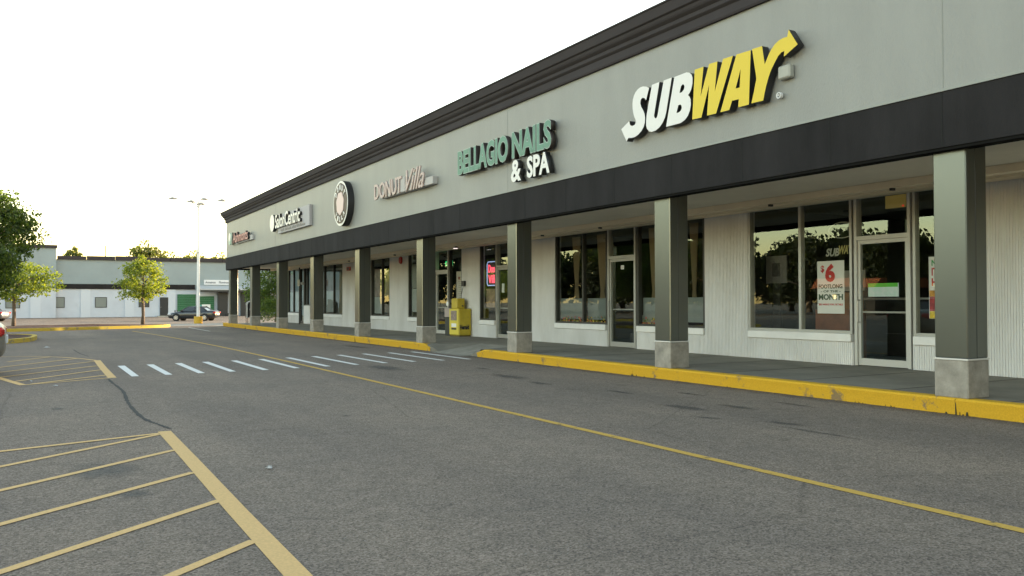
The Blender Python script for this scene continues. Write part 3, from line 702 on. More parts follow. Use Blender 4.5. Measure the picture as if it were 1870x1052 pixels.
sg = thing('corner_tenant_sign', (9.2, 43.6, 4.5), 'small pale red lettering with a round green and white emblem near the far corner', 'shop sign')
MB().box(9.18, 9.279, 41.2, 44.9, 4.38, 4.62).build('raceway', M_GREYCON, sg)
MB().cyl((9.07, 46.0, 4.70), .33, .12, 28, 'x').build('emblem', mat('emblem_green', (.40, .55, .45), .5), sg)
MB().cyl((9.055, 46.0, 4.78), .22, .02, 20, 'x').build('emblem_cap', M_WHITE, sg)
facade_outline(sg, 'emblem_bar', [[(45.5, 4.35), (45.42, 4.35), (45.42, 5.0), (45.5, 5.0)]], 9.07, .08, M_WHITE, M_BLACK)
facade_text(sg, 'Ashmonts', 45.2, 41.75, 4.42, 4.95, 9.07, .11, mat('pale_red_face', (.55, .25, .22), .5), M_BLACK, off=.02)

# ------------------------------------------------------------------ things in and on the storefronts
def panel(name, y0, y1, z0, z1, x, m, label=None, cat=None, group=None, parent=None, th=.004):
    o = MB().box(x, x+th, y0, y1, z0, z1).build(name, m, parent)
    if label: tag(o, label, cat, group)
    return o
M_PAPER = mat('poster_paper', (.82, .83, .82), .6)
M_RED = mat('poster_red', (.55, .03, .03), .6); M_DGREEN = mat('poster_dark_green', (.03, .09, .05), .6); M_LGREEN = mat('poster_green', (.04, .35, .12), .6)
XI = GX+.03
def ptext(par, s, yl, yr, z0, z1, m, x=XI-.0025, off=.03, shear=0): facade_text(par, s, yl, yr, z0, z1, x, .002, m, m, off=off, shear=shear, letters=False, name='lettering')
po = thing('window_poster', (XI, 10.48, 1.1), 'white poster advertising a six dollar footlong in the window left of the nearest door', 'poster')
panel('paper', 10.18, 10.78, 1.10, 2.07, XI, M_PAPER, parent=po)
ptext(po, '$', 10.70, 10.62, 1.85, 1.99, M_RED); ptext(po, '6', 10.60, 10.38, 1.68, 2.02, M_RED, off=.05)
ptext(po, 'FOOTLONG', 10.75, 10.22, 1.56, 1.64, M_DGREEN); ptext(po, '- OF THE -', 10.70, 10.26, 1.49, 1.53, M_DGREEN); ptext(po, 'MONTH', 10.75, 10.21, 1.35, 1.46, M_DGREEN, off=.04)
ptext(po, 'SEE INSIDE FOR DETAILS', 10.75, 10.21, 1.25, 1.285, M_RED)
po = thing('window_poster', (XI, 8.2, 1.0), 'colourful poster for an Italian hero sandwich partly hidden behind the nearest pillar', 'poster')
panel('paper', 7.98, 8.53, 1.04, 2.05, XI, M_PAPER, parent=po)
ptext(po, 'NEW', 8.48, 8.20, 1.90, 2.00, M_LGREEN); ptext(po, 'ITALIAN', 8.48, 8.02, 1.74, 1.87, M_RED); ptext(po, 'HERO', 8.48, 8.10, 1.57, 1.70, M_RED)
for (z0, z1, c_, nm) in ((1.40, 1.50, (.75, .38, .08), 'bread_picture'), (1.16, 1.40, (.45, .05, .05), 'filling_picture'), (1.04, 1.16, (.75, .55, .03), 'price_panel')):
    panel(nm, 7.99, 8.52, z0+.002, z1, XI-.003, mat(nm, c_, .6, noise=.5, nscale=14), parent=po, th=.002)
dc = thing('window_decal', (XI, 10.3, 2.1), 'faded oval and slanted name decal high in the window above the white poster', 'decal')
M_DEC = mat('faded_decal', (.42, .44, .40), .7); M_DECY = mat('faded_yellow_decal', (.46, .42, .16), .7)
ptext(dc, 'SUB', 10.58, 10.28, 2.15, 2.30, M_DEC, shear=.25, off=.04); ptext(dc, 'WAY', 10.29, 9.99, 2.18, 2.34, M_DECY, shear=.25, off=.04)
def oval(cy, cz, a, b_, n=36): return [(cy+a*math.cos(2*math.pi*k/n), cz+b_*math.sin(2*math.pi*k/n)) for k in range(n)]
facade_outline(dc, 'oval_ring', [oval(10.22, 2.62, .30, .15), oval(10.22, 2.62, .28, .135)], XI, .002, M_DEC, M_DEC)
# inside the sandwich shop
ct = thing('shop_counter', (15.8, 10.9, .186), 'dark counter with pale top seen through the nearest glass door', 'counter')
MB().box(15.4, 16.2, 9.0, 11.9, .187, 1.35).build('counter_front', mat('counter_black', (.02, .02, .02), .4), ct)
MB().box(15.3, 16.3, 8.9, 12.0, 1.352, 1.395).build('counter_top', mat('counter_pale', (.5, .5, .48), .4), ct)
ms = thing('menu_screen', (15.5, 11.3, 1.4), 'small lit green and white menu card on the counter behind the glass door', 'menu')
MB().box(15.35, 15.38, 10.95, 11.65, 1.42, 1.70).build('card', mat('lit_card', (.55, .75, .6), .6, emit=.07, noise=.5, nscale=9, col2=(.8, .8, .75)), ms)
MB().box(15.345, 15.349, 10.95, 11.65, 1.62, 1.70).build('green_header', mat('green_header', (.12, .5, .06), .6, emit=.07), ms)
MB().box(15.36, 15.6, 10.95, 11.65, 1.396, 1.418).build('card_stand', M_BLACK, ms)
fp = thing('framed_picture', (13.3, 12.0, 1.4), 'pale framed picture with a dark square centre inside the left pane of the nearest window', 'picture')
MB().box(13.4, 13.43, 12.10, 12.65, 1.70, 2.27).build('mount', mat('mount_grey', (.17, .17, .165), .7), fp); MB().box(13.395, 13.399, 12.27, 12.48, 1.84, 2.12).build('image', mat('picture_dark', (.06, .06, .06), .7), fp)
MB().box(13.43, 13.5, 12.3, 12.5, .19, 2.2).build('easel', M_BLACK, fp)
cb = thing('shop_cabinet', (14.0, 11, .186), 'warm orange brown cabinet and white panel inside, right of the white poster', 'cabinet')
MB().box(13.9, 14.4, 10.98, 11.8, .187, 1.16).build('cabinet_body', mat('orange_wood', (.22, .075, .03), .5, noise=.3, nscale=3), cb)
MB().box(13.95, 14.35, 11.0, 11.75, 1.163, 1.50).build('orange_bin', mat('orange_bin', (.26, .10, .02), .5, noise=.4, nscale=5), cb)
MB().box(13.9, 13.94, 10.62, 11.25, 1.53, 1.93).build('white_panel', mat('offwhite_panel', (.40, .38, .33), .6), cb)
mb_ = thing('menu_board', (13.9, 9.95, 3.1), 'dim yellow menu board hanging behind the transom of the nearest door', 'menu')
MB().box(13.9, 13.95, 9.76, 10.16, 3.06, 3.31).build('board', mat('dim_yellow', (.42, .30, .07), .6, emit=.03), mb_)
MB().box(13.895, 13.899, 9.77, 9.81, 3.07, 3.10).build('indicator_light', mat('red_led', (1, .05, .02), .5, emit=.08), mb_)
# nail salon
def curtain(y, x, z0, z1, label, w_=.34):
    b = MB(); n = 18; rows = []
    for iz in range(15):
        t = iz/14; z = z0+(z1-z0)*t; wd = w_*(.28+.72*abs(t-.30)**.8*1.45) if t > .30 else w_*(.28+.5*((.30-t)/.30))
        rows.append([(x+.03*math.sin(k*2.1), y+wd*(k/(n-1)-.5), z) for k in range(n)])
    for i in range(14):
        for k in range(n-1): b.face([rows[i][k], rows[i][k+1], rows[i+1][k+1], rows[i+1][k]])
    o = b.build('curtain', mat('tan_curtain', (.34, .28, .18), .9), smooth=True); tag(o, label, 'curtain', 'tied tan curtains in the nail salon windows'); return o
curtain(19.05, 12.95, 1.2, 3.1, 'tied tan curtain in the leftmost pane of the nail salon window')
curtain(17.85, 12.95, 1.0, 3.1, 'tied tan curtain just left of the nail salon door', .42)
curtain(15.75, 12.95, 1.0, 3.1, 'tied tan curtain between the nail salon door and the pillar')
curtain(14.35, 12.95, 1.0, 3.1, 'narrow tan curtain in the nail salon window right of the pillar', .24)
M_FILM = mat('privacy_film', (.17, .205, .20), .5, noise=.15, nscale=2)
for a, c, lab in ((17.35, 18.33, 'grey green privacy film on the lower pane beside the nail salon door'), (18.41, 19.64, 'grey green privacy film on the leftmost nail salon pane'), (13.78, 14.86, 'grey green privacy film on the nail salon pane right of the pillar'), (14.94, 16.0, 'grey green privacy film on the nail salon pane right of the door')):
    panel('window_film', a, c, .86, 1.42, XI+.05, M_FILM, lab, 'window film', 'privacy film in the nail salon windows', th=.003)
def flowers(y, label, seed):
    rng = random.Random(seed); b = MB()
    for _ in range(60):
        p = Vector((XI+.02+rng.uniform(-.02, .02), y+rng.uniform(-.5, .5), .80+rng.random()**2*.14)); a = rng.uniform(0, 3.1); r_ = rng.uniform(.015, .035)
        b.face([p+Vector((0, r_*math.cos(a+q*math.pi/2), r_*math.sin(a+q*math.pi/2))) for q in range(4)], rng.choice((0, 0, 1, 2, 2)))
    b.box(XI, XI+.06, y-.5, y+.5, .76, .795, 2)
    tag(b.build('flower_row', [mat('flower_red', (.45, .06, .04)), mat('flower_yellow', (.6, .42, .05)), mat('flower_leaf', (.08, .12, .03))]), label, 'flowers', 'flowers along the nail salon sill')
flowers(17.85, 'artificial flowers on the sill left of the nail salon door', 1); flowers(19.0, 'artificial flowers on the sill of the leftmost nail salon pane', 2); flowers(15.5, 'artificial flowers on the sill right of the nail salon door', 3)
o = thing('door_number', (XW+.05, 16.7, 2.1), 'small white square number plate on the nail salon glass door', 'door number')
panel('plate', 16.62, 16.74, 2.13, 2.23, XW+.052, M_PAPER, parent=o); ptext(o, '11', 16.71, 16.65, 2.15, 2.21, M_BLACK, x=XW+.050)
MB().cyl((13.2, 16.75, .187), .16, .35, 12).build('pedestal', M_DARKIN, tag(thing('salon_desk', (14, 16.8, .187), 'x', 'desk'), 'pale desk seen low behind the nail salon glass door', 'desk'))
MB().box(13.6, 14.2, 16.3, 17.1, .54, .98).build('desk_front', mat('desk_grey', (.25, .26, .25), .6), [o_ for o_ in bpy.data.objects if o_.name == 'salon_desk'][0])
# donut shop
NE = mat('neon_red', (1, .10, .16), .5, emit=.24); NB = mat('neon_blue', (.45, .62, 1), .5, emit=.16); NG = mat('neon_green', (.03, 1, .30), .5, emit=.16)
ns = thing('neon_sign', (XI+.1, 23.9, 1.95), 'red glowing neon lettering inside a blue neon frame in the donut shop window', 'neon sign')
b = MB(); fy0, fy1, fz0, fz1, nx = 23.28, 24.02, 1.86, 2.62, XI+.06
b.tube([(nx, fy1, fz0+.06), (nx, fy1, fz1-.06), (nx, fy1-.06, fz1), (nx, fy0+.06, fz1), (nx, fy0, fz1-.06), (nx, fy0, fz0+.06), (nx, fy0+.06, fz0), (nx, fy1-.06, fz0), (nx, fy1, fz0+.06)], .013, 6)
b.build('neon_frame', NB, ns)
facade_text(ns, 'Donut', fy1-.07, fy0+.06, 2.27, 2.53, nx, .02, NE, NE, off=.012, letters=False, name='neon_lettering')
facade_text(ns, 'Villa', fy1-.07, fy0+.10, 1.93, 2.20, nx, .02, NE, NE, off=.012, letters=False, name='neon_lettering')
MB().box(nx+.03, nx+.04, fy0-.04, fy1+.04, fz0-.04, fz1+.04).build('backing', mat('neon_back', (.05, .025, .03), .6), ns)
def ceil_light(x, y, label, l=1.2):
    o = thing('ceiling_light', (x, y, 3.2), label, 'ceiling light', 'lit ceiling lights inside the donut shop')
    MB().box(x-.3, x+.3, y-l/2, y+l/2, 3.27, 3.318).build('housing', M_ALU, o); MB().box(x-.28, x+.28, y-l/2+.02, y+l/2-.02, 3.255, 3.268).build('diffuser', mat('lit_diffuser', (1, .93, .78), .5, emit=.8), o)
ceil_light(15.5, 27.0, 'lit ceiling light deep in the donut shop behind the red neon sign', 1.4); ceil_light(15.0, 23.0, 'lit ceiling light just inside the donut shop door', 1.2); ceil_light(17.5, 29.0, 'lit ceiling light at the back of the donut shop')
o = thing('neon_cross', (XI+.1, 29.9, 2.1), 'small glowing green neon mark beside the third far pillar', 'neon sign')
b = MB(); ny = 29.72; b.tube([(XI+.06, ny-.22, 2.36), (XI+.06, ny-.05, 2.42), (XI+.06, ny+.12, 2.34), (XI+.06, ny+.05, 2.24), (XI+.06, ny-.2, 2.22)], .022, 6); b.build('green_tube', NG, o)
MB().tube([(XI+.06, ny-.1, 2.18), (XI+.06, ny-.14, 2.04)], .022, 6).build('white_tube', mat('neon_white', (1, .85, .9), .5, emit=.2), o)
o = thing('open_sign', (XI+.5, 27.3, 2.6), 'small green glowing sign behind the transom of the far donut shop door', 'neon sign')
facade_text(o, 'OPEN', 27.50, 26.90, 2.62, 2.80, XI+.2, .02, NG, NG, off=.02, letters=False, name='neon_lettering'); MB().box(XI+.21, XI+.23, 26.85, 27.55, 2.56, 2.86).build('backing', M_DARKIN, o)
o = thing('menu_poster', (XI, 25.9, 1.4), 'tall off white menu sheet leaning in the narrow window above the newspaper boxes', 'poster')
panel('paper', 25.62, 26.14, 1.30, 2.38, XI-.015, mat('menu_paper', (.66, .63, .57), .7), parent=o)
for k in range(12): panel('printed_line', 25.68, 26.0-.05*(k % 3), 1.40+k*.07, 1.415+k*.07, XI-.018, mat('print_grey', (.35, .33, .3), .7), parent=o, th=.002)
panel('photo_print', 25.85, 26.0, 2.1, 2.2, XI-.019, mat('print_red', (.3, .12, .08), .7), parent=o, th=.002)
panel('window_poster', 23.25, 24.0, 1.15, 1.75, XI+.02, mat('faded_orange_print', (.38, .27, .19), .7, noise=.5, nscale=5), 'faded brown orange poster under the red neon sign', 'poster')
panel('door_notice', 22.70, 22.86, 1.62, 1.9, XW+.064, M_PAPER, 'small white notice on the glass door beside the red neon sign', 'notice')
panel('door_notice', 22.30, 22.42, 1.35, 1.6, XW+.064, M_PAPER, 'narrow white notice at the handle side of the glass door beside the neon sign', 'notice')
panel('window_blind', 22.2, 23.05, .35, 1.35, XW+.4, mat('dark_green_panel', (.03, .05, .045), .6), 'dark green panel behind the lower half of the glass door beside the neon sign', 'panel')
# posters and bills behind the glass further on
M_P2 = mat('print_pink', (.30, .23, .23), .7, noise=.45, nscale=4); M_P3 = mat('bill_pale', (.36, .40, .40), .7, noise=.2, nscale=2); M_P4 = mat('print_lilac', (.25, .20, .25), .7, noise=.4, nscale=3)
for (nm, a, c, z0, z1, m_, lab) in (
    ('poster', 33.18, 34.2, .85, 1.55, M_P3, 'pale blank sheet low in the window behind the fourth far pillar'),
    ('poster', 33.18, 34.2, 1.56, 2.75, M_P2, 'pinkish hair poster in the left pane of the window beside the red alarm bell'),
    ('poster', 32.3, 33.0, 1.56, 2.65, M_P2, 'pinkish hair poster in the right pane of the window beside the red alarm bell'),
    ('poster', 28.2, 30.1, .95, 1.85, M_P3, 'pale blank sheet low in the window just left of the green neon mark'),
    ('poster', 28.2, 30.1, 1.87, 2.8, mat('bill_grey', (.2, .22, .22), .6), 'grey sheet high in the window behind the green neon mark'),
    ('poster', 39.7, 41.0, .85, 1.85, M_P3, 'pale sheet along the bottom of the beauty supply window'),
    ('poster', 39.7, 41.0, 1.87, 2.85, M_P4, 'lilac pink poster in the beauty supply window'),
    ('poster', 45.6, 46.7, .82, 1.9, M_P3, 'pale sheet low in the window left of the corner shop door'),
    ('poster', 46.85, 47.8, .82, 1.9, M_P3, 'pale sheet low in the last pane before the far corner'),
    ('poster', 46.85, 47.8, 1.92, 2.9, M_P4, 'lilac poster high in the last pane before the far corner'),
    ('poster', 42.4, 43.3, .82, 2.0, M_P3, 'pale sheet behind the pane right of the white low wall')):
    panel('window_'+nm, a, c, z0, z1, XI+.01, m_, lab, 'poster')
# wall fittings
M_REDP = mat('fire_red', (.35, .02, .015), .4)
o = thing('alarm_bell', (XW, 30.9, 2.98), 'round dark red alarm bell high on the white wall', 'alarm bell')
MB().cyl((XW-.07, 30.9, 2.98), .13, .05, 20, 'x', r2=.15).build('gong', M_REDP, o, smooth=False); MB().cyl((XW-.02, 30.9, 2.98), .07, .022, 12, 'x').build('mount', M_REDP, o)
o = thing('fire_horn', (XW, 37.2, 2.85), 'small rectangular red fire horn high on the far white wall', 'fire alarm')
MB().box(XW-.07, XW, 36.95, 37.4, 2.78, 2.96).build('housing', M_REDP, o, bevel=.01); MB().box(XW-.075, XW-.071, 37.05, 37.3, 2.82, 2.92).build('grille', M_BLACK, o)
o = thing('intercom_box', (XW, 25.3, 1.95), 'small black box on the white wall above the yellow newspaper box, cord below', 'wall box')
MB().box(XW-.09, XW-.002, 25.22, 25.42, 1.86, 2.04).build('housing', M_BLACK, o, bevel=.012)
MB().tube([(XW-.02, 25.40, 1.86), (XW-.03, 25.5, 1.6), (XW-.04, 25.52, 1.35)], .008, 6).build('cord', M_BLACK, o)
o = thing('soffit_lamp', (11.9, 24, 3.2), 'small round bright lamp under the canopy above the newspaper boxes', 'lamp')
MB().cyl((12.1, 24.9, 3.10), .09, .10, 16).build('lamp_body', M_ALU, o); MB().cyl((12.1, 24.9, 3.088), .075, .011, 16).build('lens', mat('lens_lit', (1, .85, .8), .3, emit=.25), o)
# newspaper boxes
M_NY = mat('newsbox_yellow', (.50, .39, .03), .4, noise=.15, nscale=4); M_NYF = mat('newsbox_yellow_front', (.66, .55, .07), .4)
nb = thing('newspaper_box', (12.35, 25.1, CURB), 'yellow newspaper vending box with coin unit on top and dark name on its side', 'newspaper box')
b = MB(); x0, x1, ya, yb = 12.17, 12.62, 24.78, 25.52
b.box(x0, x1, ya, yb, CURB+.04, 1.11); b.build('cabinet', M_NY, nb, bevel=.02)
MB().box(x0+.02, x1-.02, ya+.02, yb-.02, CURB, CURB+.045).build('base', mat('rust_base', (.12, .09, .03), .8), nb)
MB().box(x0-.012, x0-.001, ya+.03, yb-.03, CURB+.07, 1.09).build('front_door', M_NYF, nb)
MB().box(x0-.02, x0-.013, ya+.15, yb-.15, .72, 1.04).build('display_window', mat('newsprint', (.28, .22, .2), .4, noise=.5, nscale=12), nb)
MB().box(x0-.02, x0-.013, ya+.18, yb-.2, .50, .62).build('sticker', M_PAPER, nb); MB().box(x0-.02, x0-.013, ya+.18, yb-.2, .41, .47).build('sticker', M_BLACK, nb)
MB().box(x0+.05, x0+.33, 25.02, 25.46, 1.11, 1.45).build('coin_unit', M_NY, nb, bevel=.015)
MB().box(x0+.22, x0+.27, 25.0, 25.019, 1.18, 1.22).build('coin_slot', M_BLACK, nb)
me = text_mesh('Herald', .002, .05); fit(me, .34, .16); me.materials.clear(); me.materials.append(M_BLACK); place_local(me, 'back', (x0+.03, ya-.003, .42)); link('lettering', me, nb)
nb = thing('newspaper_box', (12.3, 25.8, CURB), 'dark green newspaper box with pale display panel, left of the yellow one', 'newspaper box')
MB().box(12.22, 12.62, 25.56, 25.98, CURB, .82).build('cabinet', mat('newsbox_dark', (.025, .035, .035), .4), nb, bevel=.015)
MB().box(12.2, 12.6, 25.57, 25.97, .822, 1.13).build('display', mat('newsbox_display', (.38, .32, .30), .5), nb, bevel=.01)
MB().box(12.3, 12.55, 25.55, 25.75, 1.132, 1.25).build('coin_unit', M_BLACK, nb, bevel=.01); MB().box(12.3, 12.5, 25.57, 25.72, 1.30, 1.42).build('rate_card', M_BLACK, nb)
MB().tube([(12.42, 25.62, 1.2), (12.42, 25.62, 1.42)], .012, 6).build('stem', M_BLACK, nb); MB().box(12.26, 12.29, 25.8, 25.95, 1.2, 1.34).build('card', M_PAPER, nb)
# free paper rack by the last pillars
rk = thing('magazine_rack', (10.4, 47.3, CURB), 'black hooded magazine rack with white curved frame between the last two pillars', 'magazine rack')
prof = [(10.18, .52), (10.18, 1.22), (10.24, 1.34), (10.58, 1.50), (10.62, 1.50), (10.62, .52)]
MB().prism(prof, 'y', 46.9, 47.4).build('hood', M_BLACK, rk)
MB().tube([(10.17, 46.88, .5), (10.17, 46.88, 1.22), (10.24, 46.88, 1.35), (10.58, 46.88, 1.51)], .028, 6).build('frame', M_WHITE, rk)
for yy in (46.95, 47.35):
    for xx in (10.22, 10.56): MB().tube([(xx, yy, CURB), (xx, yy, .53)], .018, 6).build('leg', M_BLACK, rk)
MB().cyl((10.40, 46.885, .95), .1, .012, 16, 'y').build('emblem', mat('rack_grey', (.4, .42, .42)), rk)
pn_ = thing('sign_post', (12.0, 43.2, CURB), 'thin grey post carrying a small tan parking sign beside the far storefront door', 'sign post')
MB().tube([(12.02, 43.2, CURB), (12.02, 43.2, 3.2)], .035, 8).build('post', M_ALUD, pn_)
MB().box(11.97, 11.98, 43.0, 43.4, 2.18, 2.5).build('sign_plate', mat('tan_plate', (.38, .36, .28), .6), pn_)

# ------------------------------------------------------------------ far building
FY = 108.0
fb = thing('warehouse', (5, FY+10, -.34), 'low warehouse across the back of the lot, white brick below and blue grey panels above', 'building')
M_FB = mat('warehouse_panel', (.27, .325, .35), .85, noise=.08, nscale=.4, bump=.2); M_FW = mat('warehouse_white_brick', (.50, .54, .61), .85, noise=.08, nscale=.7, bump=.5, bscale=8)
def fbox(n, x0, x1, y0, y1, z0, z1, m, par=None): return MB().box(x0, x1, y0, y1, z0, z1).build(n, m, par or fb)
fbox('brick_wall', 2.3, 14.7, FY, FY+.4, -.6, 2.93, M_FW); fbox('brick_wall', 14.7, 40, FY+.05, FY+.4, -.6, 2.93, M_FW)
fbox('brick_wall', -14, 2.3, FY-.6, FY-.2, -.6, 2.93, M_FW)
fbox('panel_wall', 2.3, 40, FY+.0, FY+.3, 3.5, 6.3, M_FB); fbox('dark_band', 2.32, 17.2, FY-.12, FY+.3, 2.93, 3.5, M_BAND); fbox('panel_wall', 17.2, 40, FY, FY+.3, 2.93, 3.5, M_FB)
fbox('panel_wall', -14, 2.3, FY-.65, FY-.2, 2.93, 7.5, M_FB); fbox('coping', -14, 2.4, FY-.8, FY, 7.5, 7.85, M_CORN)
cpn = MB()
for k in range(13): cpn.box(2.41+k*3, 5.36+k*3, FY-.2, FY+.3, 6.28, 6.68+.05*((k*7) % 3))
cpn.build('coping', M_CORN, fb)
fbox('side_wall', 2.0, 2.3, FY-.2, FY+20, 2.93, 7.5, M_FB)
fbox('roof', -13.8, 40, FY+.3, FY+30, 5.9, 6.2, M_FB)
for x in (-5.4, -.2, 4.8, 9.4, 14.0): fbox('pilaster', x, x+1.0, (FY-.65 if x < 2 else FY-.05), (FY-.601 if x < 2 else FY-.001), -.5, 2.92, mat('pilaster_white', (.545, .585, .65), .85))
for x in (-2.42, -7.4): pass
def fwin(x0, x1, z0, z1, y, dark=False):
    o = MB(); t = .07
    o.box(x0-t, x1+t, y-.05, y+.02, z0-t, z0); o.box(x0-t, x1+t, y-.05, y+.02, z1, z1+t); o.box(x0-t, x0, y-.05, y+.02, z0, z1); o.box(x1, x1+t, y-.05, y+.02, z0, z1)
    o = o.build('window', M_ALUD, fb); fbox('pane', x0, x1, y-.03, y-.005, z0, z1, mat('far_dark_pane', (.06, .06, .06), .3) if dark else mat('far_pane', (.19, .21, .20), .35), o)
fwin(-2.5, -1.25, .82, 1.72, FY-.6); fwin(1.0+.98, 3.12, .85, 1.92, FY); fwin(6.35, 7.45, .85, 1.92, FY); fwin(10.98, 12.0, .87, 1.84, FY, True); fwin(-7.6, -6.3, .8, 1.75, FY-.6)
do = fbox('door', 13.25, 14.16, FY-.08, FY-.001, -.25, 1.97, M_BLACK); fbox('handle', 13.32, 13.38, FY-.14, FY-.081, .75, .82, M_ALU, do)
fbox('door_step', 12.9, 15.0, FY-1.2, FY-.09, -.5, -.24, M_CONC2)
M_ROLL = mat('green_roller_door', (.025, .13, .055), .6, noise=.2, nscale=1)
for x0, x1, z1 in ((15.2, 17.3, 2.35), (17.55, 19.45, 2.12)):
    o = MB()
    for k in range(10): o.box(x0, x1, FY-.06-.012*(k % 2), FY+.04, -.4+k*(z1+.4)/10, -.4+(k+1)*(z1+.4)/10-.01)
    o.build('roller_door', M_ROLL, fb)
fbox('banner', 18.0, 19.0, FY-.1, FY-.075, .55, 1.1, M_PAPER); fbox('emblem', 17.4, 18.0, FY-.1, FY-.075, .7, 1.05, mat('teal_mark', (.05, .35, .28), .6))
aw = MB(); aw.prism([(FY-1.6, 2.85), (FY-1.6, 2.97), (FY-.001, 3.45), (FY-.001, 3.3)], 'x', 17.6, 32); aw.build('awning', mat('pale_awning', (.40, .43, .45), .6), fb)
fbox('awning_beam', 17.6, 32, FY-1.5, FY-1.35, 2.6, 2.84, M_BLACK)
for x in (19.85, 22.6, 24.9): 
    o = fbox('dock_door', x, x+1.15, FY-.5, FY-.0, -.35, 2.6, M_BLACK); fbox('dock_bumper', x-.1, x+.1, FY-.75, FY-.51, -.4, 0, M_BLACK, o); fbox('dock_bumper', x+1.0, x+1.2, FY-.75, FY-.51, -.4, 0, M_BLACK, o)
sgf = thing('warehouse_sign', (19.8, FY-.1, 3.6), 'long white sign board with grey lettering above the warehouse awning', 'sign')
MB().box(18.25, 21.3, FY-.12, FY-.02, 3.52, 4.12).build('board', mat('signboard', (.66, .68, .72), .6), sgf)
for s_, a, c in (('Armatron', 18.4, 19.6), ('Flowtron', 20.0, 21.15)):
    me = text_mesh(s_, .01, .02); fit(me, c-a, .28); me.materials.clear(); me.materials.append(mat('sign_grey', (.16, .17, .19), .6)); place_local(me, 'back', (a, FY-.13, 3.68)); link('lettering', me, sgf)
o = thing('antenna', (7.36, FY+6, 6.2), 'thin dark antenna standing on the warehouse roof', 'antenna')
MB().tube([(7.75, FY+6, 6.2), (7.75, FY+6, 8.35)], .06, 6).build('mast', M_ALUD, o)
for (x, lab) in ((14.75, 'thin bollard right of the black warehouse door'), (15.0, 'second thin bollard beside the green roller door')):
    o = thing('bollard', (x, FY-1.4, -.35), lab, 'bollard', 'bollards by the warehouse doors'); MB().cyl((x, FY-1.4, -.36), .06, .75, 8).build('shaft', M_ALUD, o)
    MB().cyl((x, FY-1.4, .39), .075, .04, 8).build('cap', M_ALUD, o)

# ------------------------------------------------------------------ parking lot light pole
lx, ly = 10.17, 62.4; lz = gz(ly)
lp = thing('light_pole', (lx, ly, lz), 'tall white parking lot pole on a yellow round base with five lamp heads', 'light pole')
MB().cyl((lx, ly, lz), .29, .52, 20).build('yellow_base', mat('base_yellow', (.60, .36, .03), .7, noise=.15, nscale=4), lp)
MB().cyl((lx, ly, lz+.52), .115, 8.2, 12, r2=.075).build('pole', mat('pole_white', (.80, .77, .74), .5), lp)
MB().cyl((lx, ly, lz+5.0), .15, .08, 12).build('collar', M_ALU, lp)
import math as _m
heads = [(-1.55, .3, .30), (-.48, -.3, .02), (.02, -.9, -.20), (.50, .9, .32), (1.42, -.2, .10)]
for dx, dy, dz in heads:
    hx, hy, hz = lx+dx, ly-.55*dx+dy, lz+8.55+dz
    a_ = MB().tube([(lx, ly, lz+8.2), (lx+dx*.3, ly+(hy-ly)*.3, lz+8.45+dz*.7), (hx, hy, hz+.12)], .035, 6).build('arm', mat('arm_white', (.8, .78, .76), .5), lp)
    h_ = MB(); h_.cyl((hx, hy, hz), .30, .05, 14); h_.cyl((hx, hy, hz+.05), .26, .10, 14, r2=.1); h_.build('lamp_head', mat('head_grey', (.35, .34, .33), .5), lp)

